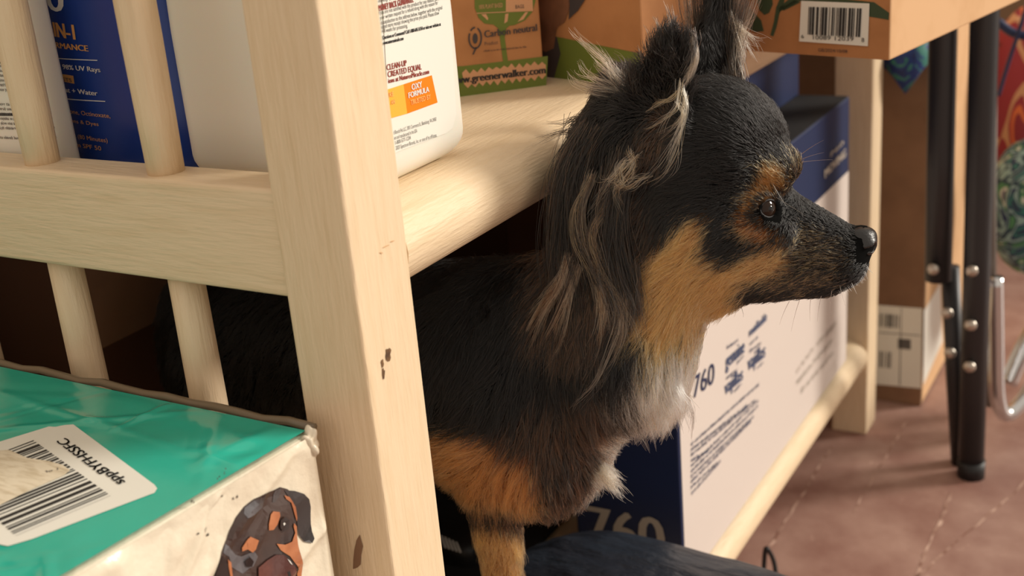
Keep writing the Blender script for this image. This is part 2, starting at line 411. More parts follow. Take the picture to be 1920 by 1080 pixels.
blue = thing('sunscreen_bottle', 'blue sunscreen bottle with white and gold lettering standing behind the spindles', 'bottle', (-.19, .065, ST))
def tubebottle(name, x0, x1, y0, y1, m, parent, h=.19, taper=.1, n=48):
    V = []; prof = [(0, .95), (.003, .985), (.008, 1), (.03, 1), (.1, .99), (.15, .98), (h, .95)]
    for z, s in prof:
        for k in range(n):
            a = 2*math.pi*k/n; c, ss = math.cos(a), math.sin(a)
            sx = np.sign(c)*abs(c)**.6; sy = np.sign(ss)*abs(ss)**.6
            V.append(((x0+x1)/2+(x1-x0)/2*sx*s, (y0+y1)/2+(y1-y0)/2*sy*s, ST+z))
    F = []
    for i in range(len(prof)-1):
        for k in range(n): F.append((i*n+k, i*n+(k+1) % n, (i+1)*n+(k+1) % n, (i+1)*n+k))
    F.append(tuple(range(n))[::-1]); F.append(tuple(range((len(prof)-1)*n, len(prof)*n)))
    return meshobj(name, V, F, m, parent, True)
YB0 = .060
tubebottle('body', -.254, -.1435, YB0, YB0+.05, M_blue, blue, taper=.12)
def wrapface(parent_face_y, cx, hx, hy, cy):
    return None
fb = Face((0, YB0-.0012, 0), (1, 0, 0), (0, 0, 1))
def wrap(o, x0=-.254, x1=-.1435, y0=YB0, y1=YB0+.05, off=.0004):
    zs = [0, .003, .008, .03, .1, .15, .19]; ss = [.95, .985, 1, 1, .99, .98, .95]
    for v in o.data.vertices:
        s = float(np.interp(v.co.z-ST, zs, ss)); u = min(abs((v.co.x-(x0+x1)/2)/((x1-x0)/2*s)), .985)
        v.co.x = (x0+x1)/2+math.copysign(u*(x1-x0)/2*s, v.co.x-(x0+x1)/2)
        v.co.y = (y0+y1)/2-(y1-y0)/2*s*(1-u**3.333)**.3-off
    return o
wrap(text(fb, [('0', (84, 21), (118, 23), (82, -28))], M_whiteink, blue, bold=.0006))
wrap(text(fb, [('IN-1', (97, 70), (138, 75), (95, 42))], M_gold, blue, bold=.0005))
wrap(text(fb, [('RMANCE', (99, 91), (163, 97), (97, 80))], M_gold, blue, bold=.00025))
wrap(poly('printed_rule', fb, [[(100+i*8, 110+i*.3), (108+i*8, 110+(i+1)*.3), (108+i*8, 111.6+(i+1)*.3), (100+i*8, 111.6+i*.3)] for i in range(10)], M_whiteink, blue))
wrap(poly('printed_rule', fb, [[(115+i*8, 186+i*.4), (123+i*8, 186+(i+1)*.4), (123+i*8, 187.6+(i+1)*.4), (115+i*8, 187.6+i*.4)] for i in range(10)], M_whiteink, blue))
wrap(text(fb, [('s 98% UV Rays', (104, 130), (186, 136), (103, 121))], M_whiteink, blue, bold=.00012))
wrap(poly('printed_badge', fb, [[(107, 140), (134, 143), (136, 158), (109, 154)]], M_gold, blue))
wrap(text(fb, [('ISTS', (110, 153), (132, 155), (109, 146))], M_navy, blue), off=.0007)
wrap(text(fb, [('at + Water', (117, 174), (181, 180), (116, 165))], M_whiteink, blue, bold=.00012))
wrap(text(fb, [('one, Octinoxate,', (126, 214), (205, 222), (125, 206)), ('ens & Dyes', (128, 231), (183, 237), (127, 224)), ('ant (80 Minutes)', (124, 259), (200, 268), (123, 251)), ('um SPF 50', (132, 276), (188, 283), (131, 268))], M_gold, blue))

wt = thing('lotion_bottle', 'white bottle printed with black drug facts lines, at the left end behind the spindles', 'bottle', (-.285, .06, ST))
tubebottle('body', -.345, -.2165, .030, .058, M_wplast, wt, taper=.14)
fw = Face((0, .0298, 0), (1, 0, 0), (0, 0, 1))
rows = []
for i, y in enumerate(list(range(-12, 300, 9))):
    if y in (): continue
    x1 = 84+y*.19
    rows.append(((-60+y*.17, y-8), (x1, y+2), .0017))
rows = [r for i, r in enumerate(rows) if i not in (6, 12, 22, 23, 30) and r[0][1] < 262]
wrapw = lambda o: wrap(o, -.345, -.2165, .030, .058)
wrapw(greek(fw, rows, M_inkg, wt))
for ya, yb_, xe, tk_ in ((22, 32, 84, 2), (64, 73, 92, 4), (114, 121, 100, 4), (211, 216, 118, 5)):
    n_ = 14; xs = np.linspace(-40, xe, n_+1); ys_ = np.linspace(ya, yb_, n_+1)
    wrapw(poly('printed_rule', fw, [[(xs[i], ys_[i]), (xs[i+1], ys_[i+1]), (xs[i+1], ys_[i+1]+tk_), (xs[i], ys_[i]+tk_)] for i in range(n_)], M_ink, wt))

# ------------------------------------------------------------------ cartons on the upper shelf
gw = thing('small_carton', 'small kraft and green carton printed Carbon neutral, standing beside the cleaner bottle', 'box', (-.07, .31, ST))
pA, pB = hit(850, 183, 2, ST), hit(1022, 160, 2, ST); dx = pB-pA; dn = np.array([-dx[1], dx[0], 0])
O = pA; box('carton_body', O, [dx, dn*1.2, (0, 0, .17)], M_kraft, gw, bev=.0012)
fg = Face(O, dx, (0, 0, 1))
poly('green_band', fg, [[(840, 125), (868, 124), (1027, 105), (1024, 161), (875, 181), (855, 183)]], M_green, gw)
jag = []; 
for i, x in enumerate(np.linspace(866, 1023, 23)):
    jag.append((x, 141-(x-866)*.115-(8 if i % 2 else 1)-random.uniform(0, 4)))
for i, x in enumerate(np.linspace(1023, 870, 23)):
    jag.append((x, 157-(x-866)*.115+(8 if i % 2 else 0)+random.uniform(0, 3)))
poly('jagged_patch', fg, [jag], M_pale, gw, off=.0006)
text(fg, [('www.greenerwalker.com', (842, 158), (1022, 137), (842, 144))], M_ink, gw, bold=.0003, off=.0009)
text(fg, [('Carbon neutral', (908, 70), (1006, 57), (907, 57))], M_slate, gw, bold=.0002, off=.0014)
text(fg, [('Product', (908, 85), (933, 82), (907, 78))], M_slate, gw, off=.0014)
greek(fg, [((907, 97), (987, 89), .0012)], M_slate, gw)
def ringp(cx, cy, rx, ry, t, a0, a1, n=22):
    return [[(cx+(rx-t)*math.cos(a), cy+(ry-t)*math.sin(a)), (cx+rx*math.cos(a), cy+ry*math.sin(a)), (cx+rx*math.cos(b), cy+ry*math.sin(b)), (cx+(rx-t)*math.cos(b), cy+(ry-t)*math.sin(b))] for a, b in zip(np.linspace(a0, a1, n+1)[:-1], np.linspace(a0, a1, n+1)[1:])]
poly('round_logo', fg, ringp(890.5, 71, 13, 21, 3, -1.2, 3.6)+ringp(890.5, 71, 13, 21, 3, 3.9, 4.7, 6)+[[(891, 88), (894, 89), (888, 102), (885, 102)], [(890.5+5*math.cos(a), 72+10*math.sin(a)) for a in np.linspace(0, 2*math.pi, 14)[:-1]]], M_slate, gw, off=.0006)
tr = [[(889, -20), (1003, -20), (1004, 0), (998, 22), (984, 38), (964, 47), (955, 48), (949, 53), (946, 70), (952, 114), (943, 115), (937, 70), (934, 53), (925, 46), (908, 44), (897, 33), (890, 15)]]
poly('printed_tree', fg, tr, M_green, gw, off=.0004)
poly('tree_gap', fg, [[(902, 27), (911, 26), (915, 34), (914, 38)], [(947, 26), (953, 25), (951, 40), (945, 44)], [(984, 23), (990, 22), (981, 36), (970, 41)], [(948, -20), (997, -20), (999, 19), (948, 22)], [(893, 24), (999, 19), (999, 20.5), (893, 25.5)]], M_pale, gw, off=.0006)
text(fg, [('100% PLANT BASED', (898, 17), (942, 13), (897, 9))], M_pale, gw, off=.0008)
text(fg, [('BAGS', (966, 16), (982, 15), (966, 9))], M_slate, gw, off=.0008)

b2 = thing('hand_print_carton', 'kraft carton with printed hand and green base band, partly behind the small green carton', 'box', (-.04, .36, ST))
pA, pB = hit(1000, 141, 2, ST), hit(1207, 166, 2, ST); dx = pB-pA; dn = np.array([-dx[1], dx[0], 0]); dn /= np.linalg.norm(dn)
box('carton_body', pA, [dx, dn*.10, (0, 0, .2)], M_kraft, b2, bev=.0012)
fh = Face(pA, dx, (0, 0, 1))
poly('green_band', fh, [[(1000, 60), (1045, 69), (1120, 84), (1200, 100), (1204, 166), (1000, 141)]], M_green, b2, off=.0003)
poly('dark_wedge', fh, [[(1000, 60), (1045, 69), (1052, 100), (1040, 146), (1000, 141)]], M_slate, b2, off=.0005)
poly('printed_hand', fh, [[(1010, -20), (1068, -20), (1069, 15), (1060, 42), (1047, 50), (1044, 60), (1040, 90), (1025, 97), (1010, 90)]], M_skin, b2, off=.0008)
poly('printed_sleeve', fh, [[(1068, -20), (1104, -20), (1098, 0), (1085, 20), (1068, 36), (1070, 10)]], M_slate, b2, off=.001)

b3 = thing('barcode_carton', 'large kraft carton with leaf print and white barcode label overhanging the upper shelf', 'box', (.1, .5, ST))
pC = hit(1668, 114, 2, ST); pL = hit(1400, 96, 2, ST); pR = hit(1880, 0, 2, ST)
dl = pL-pC; dl /= np.linalg.norm(dl); dr = pR-pC; dr /= np.linalg.norm(dr); dr = np.array([dl[1], -dl[0], 0])*np.sign(np.dot((dl[1], -dl[0], 0), dr))*.35+dr*.65; dr /= np.linalg.norm(dr)
box('carton_body', pC, [dl*.15, dr*np.linalg.norm(pR-pC), (0, 0, .16)], M_kraft2, b3, bev=.0015)
f3 = Face(pC, -dl, (0, 0, 1))
poly('painted_shade_front', f3, [[(-.1495, .0005), (-.0008, .0005), (-.0008, .1595), (-.1495, .1595)]], M_kraft, b3, off=.0003, px=False)  # shaded front painted in darker kraft; the sunlit side keeps the pale one
poly('leaf_print', f3, [[(1392, 30), (1400, 8), (1412, 20), (1428, 38), (1433, 58), (1418, 60), (1400, 52)], [(1418, -10), (1448, -10), (1450, 8), (1443, 24), (1434, 28), (1424, 18)],
     [(1466, -10), (1474, -10), (1470, 10), (1462, 26), (1457, 50), (1451, 68), (1445, 66), (1452, 40), (1456, 14)],
     [(1482, -4), (1500, -10), (1640, 4), (1668, 24), (1667, 37), (1632, 31), (1560, 8), (1500, 2), (1462, 22), (1460, 16)], [(1466, 14), (1490, 0), (1502, 4), (1470, 20)]], M_dgreen, b3, off=.0006)
poly('barcode_label', f3, [[(1504, 1), (1632, 6), (1629, 86), (1500, 77)]], M_wlabel, b3, off=.0012)
barcode(f3, (1519, 12), (1618, 15), (1517, 64), M_ink, b3, n=34, off=.0018)
text(f3, [('6', (1505, 71), (1510, 71), (1505, 64)), ('10089', (1527, 73), (1560, 74), (1527, 65)), ('12039', (1568, 75), (1603, 76), (1568, 67)), ('8', (1618, 78), (1623, 78), (1618, 70))], M_ink, b3, off=.0018)
text(f3, [('GB/2024/10/08', (1535, 96), (1590, 99), (1535, 90))], M_slate, b3, off=.0008)

# ------------------------------------------------------------------ lower compartment
XF = -.0085
n7 = thing('navy_carton', 'navy and white carton printed 760 on the lower shelf behind the dog', 'box', (-.13, .6, -.385))
pc = hit(1273, 850, 0, XF)
abox('carton_body', (-.100, pc[1], -.385), (XF, .828, -.095), M_navy, n7, bev=.0015)
fx = Face((XF, 0, 0), (0, 1, 0), (0, 0, 1)); fyv = Face((0, pc[1], 0), (1, 0, 0), (0, 0, 1))
poly('white_panel', fx, [[(1271.5, 400), (1280, 2000), (1700, 2000), (1700, 207), (1590, 319), (1533, 378), (1400, 517)]] if False else [[tuple(proj((XF, a, b))[0]) for a, b in ((pc[1]+.003, -.384), (.826, -.384), (.826, -.172), (pc[1]+.003, -.172))]], M_bwhite, n7, off=.0004)
abox('carton_top_shade', (-.099, pc[1]+.002, -.096), (XF-.001, .826, -.0945), M_topshade, n7, bev=0)  # thin near-black slab: shade painted onto the carton's top
text(fx, [('760', (1298, 747), (1337, 717), (1297, 707))], M_navy, n7, bold=.0004, off=.0009)
text(fx, [('genuine', (1359, 692), (1394, 660), (1358, 664)), ('vajillas', (1357, 741), (1391, 711), (1356, 715)), ('vajillas', (1400, 696), (1433, 668), (1399, 668)), ('reutilizable', (1403, 632), (1436, 600), (1403, 615))], M_navyink, n7, bold=.0004, off=.0009)
greek(fx, [((1361, 655), (1383, 640), .0035), ((1380, 668+15), (1394, 668), .003), ((1360, 712), (1382, 694), .0035), ((1374, 732+5), (1390, 720), .003), ((1403, 662), (1425, 645), .0035), ((1404, 648), (1420, 633), .003), ((1418, 692), (1430, 680), .003)], M_navyink, n7, off=.0009)
rws = []
L0 = [(1294, 836), (1294, 846), (1294, 856), (1294, 866), (1294, 876), (1294, 886), (1294, 896), (1294, 906), (1294, 916), (1295, 928)]
L1 = [(1423, 721), (1400, 762), (1415, 752), (1330, 845), (1421, 752), (1421, 762), (1412, 782), (1408, 790), (1345, 868), (1350, 866)]
for (a, b) in zip(L0, L1): rws.append((a, b, .0034))
greek(fx, rws, M_navyink, n7, off=.0009)
for q0, q1 in (((1492, 700), (1525, 655)), ((1492, 722), (1560, 640)), ((1500, 738), (1563, 662)), ((1530, 650), (1568, 607))): greek(fx, [(q0, q1, .006)], M_beigeink, n7, off=.0009)
text(fx, [('MOVING', (1545, 334), (1584, 293), (1547, 316)), ], M_beigeink, n7, bold=.0008, off=.0009)
text(fx, [('760', (1554, 296), (1580, 270), (1554, 288))], M_beigeink, n7, bold=.0004, off=.0009)
text(fyv, [('760', (1106, 1013), (1247, 1042), (1125, 950))], M_beigeink, n7, bold=.0012, off=.0006)
nb = thing('flat_navy_carton', 'flat navy carton lying on top of the navy and white carton', 'box', (-.16, .6, -.0945))
abox('carton_body', (-.099, .60, -.0945), (-.06, .826, -.026), M_navy, nb, bev=.001)
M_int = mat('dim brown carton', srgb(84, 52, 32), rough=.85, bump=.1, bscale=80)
ib = thing('brown_carton', 'brown carton in the dark of the lower compartment behind the left spindles', 'box', (-.34, .2, -.385))
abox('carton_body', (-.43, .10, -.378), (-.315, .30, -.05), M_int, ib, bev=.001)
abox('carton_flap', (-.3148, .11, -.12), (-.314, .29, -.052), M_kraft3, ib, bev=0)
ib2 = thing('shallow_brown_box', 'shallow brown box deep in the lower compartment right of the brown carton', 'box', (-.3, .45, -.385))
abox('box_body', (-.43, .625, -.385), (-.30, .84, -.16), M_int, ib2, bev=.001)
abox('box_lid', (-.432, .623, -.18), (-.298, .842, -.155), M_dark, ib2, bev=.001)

# ------------------------------------------------------------------ package in the front left
pk = thing('puppy_pad_package', 'teal topped white plastic wrapped package printed with a puppy, in the lower left', 'package', (-.25, -.15, FZ))
PZ = -.067
c0 = np.array([-.0245, -.0125, PZ]); c1 = hit(130, 1080, 2, PZ); dy = c1-c0; dy /= np.linalg.norm(dy); dxp = np.array([-1, .006, 0])
Lx, Ly, Hh = .46, .22, PZ-FZ
HF = {}
def crinkled(name, O, a, b, m, amp, nx, ny, seed, parent, nrm, nf=60, hz=1., stiff=None):
    O = np.array(O, float); a = np.array(a, float); b = np.array(b, float); rr = np.random.default_rng(seed)
    folds = [(rr.uniform(0, 1, 2)*np.array([1, hz]), rr.normal(size=2), rr.uniform(.2, 1), rr.uniform(.02, .10)) for _ in range(nf)]
    F = []; la, lb = np.linalg.norm(a), np.linalg.norm(b)
    def height(s, t):
        s = np.asarray(s, float); t = np.asarray(t, float); h = np.zeros(s.shape)
        for c, d, am, wd in folds:
            d = d/np.linalg.norm(d); e = ((s-c[0])*la*d[0]+(t-c[1])*lb*d[1])/.25; l = np.abs(-(s-c[0])*la*d[1]+(t-c[1])*lb*d[0])/.25
            h += am*np.exp(-(e/wd/.3)**2)*np.exp(-(l/.3)**2)*(1 if am > .5 else -.8)
        ed = np.minimum(np.minimum(s*la, t*lb), np.minimum((1-s)*la, (1-t)*lb)); h = h*amp*np.clip(ed/.004, 0, 1)
        if stiff is not None:
            P_ = O+a*s[..., None]+b*t[..., None]; dd = np.linalg.norm((P_-stiff[0])/stiff[1], axis=-1); h = h*np.clip((dd-.9)/.25, 0, 1)
        return h
    HF[name] = (O, a/la**2, b/lb**2, nrm, height)
    S_, T_ = np.meshgrid(np.linspace(0, 1, nx+1), np.linspace(0, 1, ny+1)); Hh_ = height(S_.ravel(), T_.ravel())
    V = O+a*S_.ravel()[:, None]+b*T_.ravel()[:, None]+nrm*Hh_[:, None]
    for j in range(ny):
        for i in range(nx):
            k = j*(nx+1)+i; F.append((k, k+1, k+nx+2, k+nx+1))
    return meshobj(name, V, F, m, parent, True)
box('package_body', c0+dy*.0+np.array([0, 0, -Hh]), [dxp*Lx, dy*Ly, (0, 0, Hh-.0012)], M_wrap, pk, bev=.003, seg=3)
nside = np.cross(dy, np.array([0, 0, 1.])); nside = nside*np.sign(nside[0]); nside /= np.linalg.norm(nside)
ctop = crinkled('teal_top', c0+np.array([-.002, 0, .0008])+dy*.003, dxp*(Lx-.004), dy*(Ly-.006), M_teal, .0012, 300, 150, 3, pk, np.array([0, 0, 1.]), nf=90, stiff=(hit(90, 915, 2, PZ), np.array([.075, .052, 1])))
crinkled('wrap_side', c0+nside*.0006+np.array([0, 0, -.0015])+dy*.002, dy*(Ly-.004), np.array([0, 0, -.40]), M_wrap, .0020, 150, 260, 9, pk, nside, nf=110, hz=.6)
def drape(o, nm, off):
    O, ia, ib, nrm, hf = HF[nm]; bm = bmesh.new(); bm.from_mesh(o.data)
    for _ in range(5):
        ed = [e for e in bm.edges if e.calc_length() > .004]
        if not ed: break
        bmesh.ops.subdivide_edges(bm, edges=ed, cuts=1); bmesh.ops.triangulate(bm, faces=[f for f in bm.faces if len(f.verts) > 4])
    for v in bm.verts:
        p = np.array(v.co)-O; s, t = p@ia, p@ib; q = np.array(v.co)-nrm*(p@nrm)+nrm*(hf(s, t)+off); v.co = Vector(tuple(q))
    bm.to_mesh(o.data); bm.free(); return o
ftop = Face(c0+np.array([0, 0, .0008]), (1, 0, 0), (0, 1, 0)); fsd = Face(c0+nside*.0006, -dy, (0, 0, 1))
if fsd.n@nside < 0: fsd = Face(c0+nside*.0006, dy, (0, 0, 1)); 
drape(poly('shipping_label', ftop, [[(-40, 812), (0, 829), (110, 795), (125, 794), (138, 797), (290, 910), (295, 917), (290, 925), (60, 1012), (15, 1025), (0, 1022), (-40, 1010)]], M_wlabel, pk), 'teal_top', .0003)
M_peel = mat('paper smear', srgb(226, 214, 190), rough=.7, bump=.3, bscale=150, mix=srgb(205, 190, 162), mscale=90, stretch=(1, 4, 1))
drape(barcode(ftop, (63, 827), (208, 931), (-103, 890), M_ink, pk, n=44, seed=4), 'teal_top', .0005)
drape(poly('label_smear', ftop, [[(-60, 850), (18, 846), (52, 861), (92, 867), (118, 874), (132, 884), (122, 893), (60, 920), (0, 950), (-60, 978)]], M_peel, pk), 'teal_top', .0007)
drape(text(ftop, [('sppBYFHSSFC', (236, 905), (124, 823), (216, 913))], M_ink, pk, bold=.0003), 'teal_top', .0006)
drape(text(ftop, [('1 of', (110, 884), (86, 890), (109, 880))], M_inkg, pk), 'teal_top', .0009)
M_film = mat('grey plastic film', srgb(120, 104, 84), rough=.3, bump=.5, bscale=60)
tube('film_edge', [c0+dxp*Lx*k/30+np.array([0, .0005+.0006*math.sin(k*1.7), .0008+.0008*math.sin(k*2.3)]) for k in range(31)], .0021, M_film, pk, n=8)
cushion('film_fold', c0+nside*.001+np.array([-.002, -.003, -.006]), [(.0035, 0, 0), (0, .0035, 0), (0, 0, .007)], M_wrap, pk, p=2.5, amp=.25, seed=5)
# the printed puppy on the white side
M_pb = mat('puppy print brown', srgb(62, 44, 38), rough=.3, coat=.4, mix=srgb(44, 30, 28), mscale=60, bump=.4, bscale=60)
M_pb2 = mat('puppy print dark', srgb(34, 24, 24), rough=.3, coat=.4); M_pg = mat('puppy print sheen', srgb(98, 96, 100), rough=.3, coat=.3, mix=srgb(62, 54, 54), mscale=50)
M_pt = mat('puppy print tan', srgb(186, 118, 78), rough=.35, mix=srgb(164, 98, 62), mscale=70); M_pm = mat('puppy print muzzle', srgb(112, 66, 56), rough=.3, mix=srgb(80, 44, 40), mscale=60)
def Q(l): return [(360+x/4.911, 860+y/4.911) for x, y in l]
drape(poly('printed_puppy', fsd, [Q([(180, 1100), (215, 960), (250, 850), (310, 740), (340, 660), (400, 540), (480, 440), (560, 370), (660, 315), (760, 285), (810, 262), (880, 280), (960, 340), (990, 470), (965, 640), (960, 800), (975, 940), (1000, 1000), (995, 1100)])], M_pb, pk), 'wrap_side', 0.0003)
drape(poly('printed_ear', fsd, [Q([(850, 290), (940, 295), (1020, 320), (1070, 370), (1085, 440), (1082, 600), (1083, 720), (1060, 760), (1010, 755), (975, 700), (962, 600), (950, 480), (900, 380)])], M_pb2, pk), 'wrap_side', 0.0006)
drape(poly('printed_tan_patch', fsd, [Q([(735, 480), (790, 485), (795, 520), (770, 600), (735, 650), (690, 655), (688, 600), (710, 510)]), Q([(520, 712), (595, 745), (570, 830), (545, 860), (500, 830), (450, 850), (445, 815), (490, 740)]), Q([(845, 335), (890, 350), (940, 440), (960, 540), (955, 575), (930, 500), (900, 400), (860, 370)]), Q([(770, 780), (850, 790), (910, 760), (940, 680), (925, 620), (930, 590), (955, 620), (958, 800), (965, 910), (1000, 990), (995, 1100), (960, 1100), (940, 1000), (880, 890), (810, 840)]), Q([(310, 920), (345, 950), (370, 1090), (350, 1100), (318, 990)])], M_pt, pk), 'wrap_side', 0.0008)
drape(poly('printed_ear', fsd, [Q([(310, 960), (250, 880), (215, 960), (180, 1100), (380, 1100)])], M_pb2, pk), 'wrap_side', .0006)
drape(poly('printed_sheen', fsd, [Q([(480, 450), (560, 380), (660, 340), (640, 450), (560, 510), (490, 540), (465, 500)]), Q([(760, 290), (820, 270), (800, 350), (760, 400), (735, 400), (745, 330)]), Q([(290, 780), (320, 800), (390, 880), (450, 900), (560, 850), (600, 900), (560, 990), (520, 1010), (470, 1060), (350, 990), (330, 900), (260, 860)])], M_pg, pk), 'wrap_side', 0.0005)
drape(poly('printed_muzzle', fsd, [Q([(600, 1100), (600, 1000), (680, 930), (760, 880), (830, 880), (890, 950), (930, 1040), (930, 1100)])], M_pm, pk), 'wrap_side', 0.001)
drape(poly('printed_eye', fsd, [Q([(795, 560), (840, 530), (885, 560), (880, 640), (830, 670), (795, 630)]), Q([(480, 940), (520, 900), (550, 940), (535, 990), (495, 990)]), Q([(840, 1030), (860, 1020), (865, 1060), (850, 1090)])], M_pb2, pk), 'wrap_side', 0.0011)
drape(poly('printed_eye_glint', fsd, [Q([(820, 590), (835, 580), (845, 595), (832, 612)]), Q([(850, 910), (870, 930), (885, 965), (870, 950)])], M_whiteink, pk), 'wrap_side', 0.0013)
M_scuff = mat('ink scuff', srgb(70, 62, 54), rough=.8)
sc = []
for (x, y, r) in ((417, 928, 4), (440, 934, 5), (387, 992, 4), (372, 1000, 2), (425, 884, 6), (408, 895, 4), (360, 940, 3), (390, 1003, 3)):
    for k in range(3): sc.append(blob(x+random.uniform(-r, r), y+random.uniform(-r, r), random.uniform(.6, 1.6), random.uniform(1, 3), 7))
drape(poly('ink_scuff', fsd, sc, M_scuff, pk), 'wrap_side', 0.0004)

# ------------------------------------------------------------------ things beyond the shelf
ct = thing('tall_carton', 'tall brown shipping carton with taped paper labels standing on the floor behind the far post', 'box', (-.06, 1.15, FZ))
abox('carton_body', (-.17, .98, FZ+.0), (.041, 1.33, .06), M_kraft3, ct, bev=.0015)
fc1 = Face((0, .98, 0), (1, 0, 0), (0, 0, 1)); fc2 = Face((.041, 0, 0), (0, 1, 0), (0, 0, 1))
poly('painted_lit_side', fc2, [[(tuple(proj((.041, a, b))[0])) for a, b in ((.983, FZ+.004), (1.328, FZ+.004), (1.328, .055), (.983, .055))]], M_kraft2, ct, off=.0004)  # sunlight painted in: this side gets paler kraft than the shaded front
poly('paper_label', fc1, [[(1600, 568), (1730, 578), (1727, 728), (1600, 716)]], M_wlabel, ct, off=.0006)
poly('paper_label', fc2, [[(1732, 582), (1762, 530), (1766, 640), (1730, 722)]], M_wlabel, ct, off=.0008)
barcode(fc1, (1650, 587), (1686, 590), (1649, 612), M_ink, ct, n=12, off=.001, seed=2)
barcode(fc1, (1650, 658), (1672, 660), (1649, 688), M_ink, ct, n=6, off=.001, seed=5)
poly('printed_box', fc1, [[(1684, 634), (1708, 636), (1708, 655), (1684, 653)]], M_inkg, ct, off=.001)
poly('printed_rule', fc1, [[(1690, 576), (1691, 576), (1688, 722), (1686, 722)]], M_inkg, ct, off=.001)
poly('printed_rule', fc1, [[(1648, 622), (1726, 628), (1726, 629.5), (1648, 623.5)]], M_inkg, ct, off=.001)

lg = thing('folding_stand', 'pair of black steel folding legs with round rivets standing on the red floor', 'stand', (.115, .84, FZ))
YL = .84
def PL(x, y, Y=YL): return hit(x, y, 1, Y)
def pr_(w, P): return w/2*(-(np.array(P)-CC)@B_)/FPX
a_bot = PL(1820, 893, .833); a_top = PL(1847, 5, .833)
tube('leg', [a_bot, (a_bot*.5+a_top*.5), a_top, a_top+(a_top-a_bot)*.12], pr_(47, a_bot), M_metalb, lg, n=20)
b_mid = PL(1759, 524, .836); b_top = PL(1768, 60, .836)
tube('leg', [b_mid, b_mid*.5+b_top*.5, b_top, b_top+(b_top-b_mid)*.3], pr_(49, b_mid), M_metalb, lg, n=20)
b_bot = hit(1800, 868, 2, FZ); b_in = PL(1779, 440, .856); b_in2 = b_mid+(b_bot-b_mid)*-.1; 
tube('inner_leg', [b_bot, PL(1790, 700, .855), PL(1782, 500, .853)], pr_(34, b_mid), M_metalb, lg, n=20)
for x, y, Y in ((1750, 505, .820), (1822, 508, .817), (1776, 587, .838), (1820, 610, .817), (1781, 662, .838), (1818, 688, .817)):
    P = PL(x, y, Y); bm = bmesh.new(); bmesh.ops.create_uvsphere(bm, u_segments=14, v_segments=10, radius=.0062); bmesh.ops.scale(bm, vec=(1, .7, 1), verts=bm.verts); bmesh.ops.translate(bm, vec=tuple(P), verts=bm.verts)
    bmobj('rivet', bm, M_rivet, lg, True)
tube('foot_cap', [a_bot, a_bot+np.array([0, 0, .02])], pr_(50, a_bot), M_black, lg, n=20)
ch = thing('chrome_frame', 'chrome tubular frame curving down to the floor right of the black folding legs', 'frame', (.14, .95, FZ))
cp = smoothpts([PL(1866, 520, .93), PL(1868, 640, .93), PL(1870, 740, .93), PL(1882, 775, .94), PL(1905, 765, .955), PL(1950, 705, .985), PL(2020, 600, 1.03)])
tube('tube', cp, .0085, M_chrome, ch, n=16)
tube('back_tube', [PL(1859, -60, .95), PL(1857, 760, .95)], .006, M_metalg, ch, n=16)
cp = smoothpts([PL(1890, 720, 1.00), PL(1925, 640, 1.02), PL(1990, 540, 1.05)])
tube('cross_tube', cp, .010, M_chrome, ch, n=16)

def swirl_mat(name, cols, scale):
    m = bpy.data.materials.new(name); m.use_nodes = True; N = m.node_tree.nodes; L = m.node_tree.links; b = N['Principled BSDF']; b.inputs['Roughness'].default_value = .6
    tc = N.new('ShaderNodeTexCoord'); n = N.new('ShaderNodeTexNoise'); n.inputs['Scale'].default_value = scale; n.inputs['Detail'].default_value = 1; n.inputs['Distortion'].default_value = 2.5
    L.new(tc.outputs['Object'], n.inputs['Vector']); r = N.new('ShaderNodeValToRGB'); r.color_ramp.interpolation = 'CONSTANT'
    while len(r.color_ramp.elements) < len(cols): r.color_ramp.elements.new(.5)
    for i, c in enumerate(cols): r.color_ramp.elements[i].position = .25+.5*i/len(cols) if i else 0; r.color_ramp.elements[i].color = c
    L.new(n.outputs[0], r.inputs[0]); L.new(r.outputs[0], b.inputs['Base Color']); return m
M_trop = swirl_mat('tropical cloth', [srgb(25, 40, 75), srgb(40, 110, 105), srgb(25, 45, 85), srgb(130, 165, 165), srgb(30, 60, 80), srgb(70, 130, 90), srgb(190, 195, 190), srgb(20, 35, 70)], 20)
M_redc = swirl_mat('red floral cloth', [srgb(120, 40, 45), srgb(150, 45, 55), srgb(150, 45, 55), srgb(200, 150, 110), srgb(150, 45, 55), srgb(215, 110, 60), srgb(140, 42, 50)], 7)
M_bluec = swirl_mat('blue dotted cloth', [srgb(25, 45, 100), srgb(30, 55, 120), srgb(30, 60, 130), srgb(60, 130, 120), srgb(25, 50, 110)], 30)
bg1 = thing('tropical_bag', 'tropical leaf patterned fabric bag at the right edge behind the chrome frame', 'bag', (.17, 1.12, FZ))
cushion('bag_body', PL(1962, 395, 1.14), [(.068, .0, 0), (0, .05, 0), (-.004, 0, .088)], M_trop, bg1, p=2.2, amp=.05)
tube('bag_strap', smoothpts([PL(1872, 180, 1.05), PL(1890, 120, 1.05), PL(1910, 60, 1.05), PL(1925, 10, 1.05)]), .0022, M_navy, bg1, n=8)
tube('bag_strap', smoothpts([PL(1870, 40, 1.06), PL(1900, 62, 1.06), PL(1940, 70, 1.06)]), .005, M_navy, bg1, n=8)
bg2 = thing('red_floral_bag', 'red floral fabric bag hanging above the tropical bag at the right edge', 'bag', (.13, 1.25, -.1))
cushion('bag_body', PL(1902, 175, 1.26), [(.045, 0, 0), (0, .03, 0), (.01, 0, .105)], M_redc, bg2, p=2.6, amp=.07, seed=4)
bg3 = thing('blue_cloth', 'blue dotted cloth with pointed corner hanging behind the overhanging carton', 'cloth', (.04, .93, -.1))
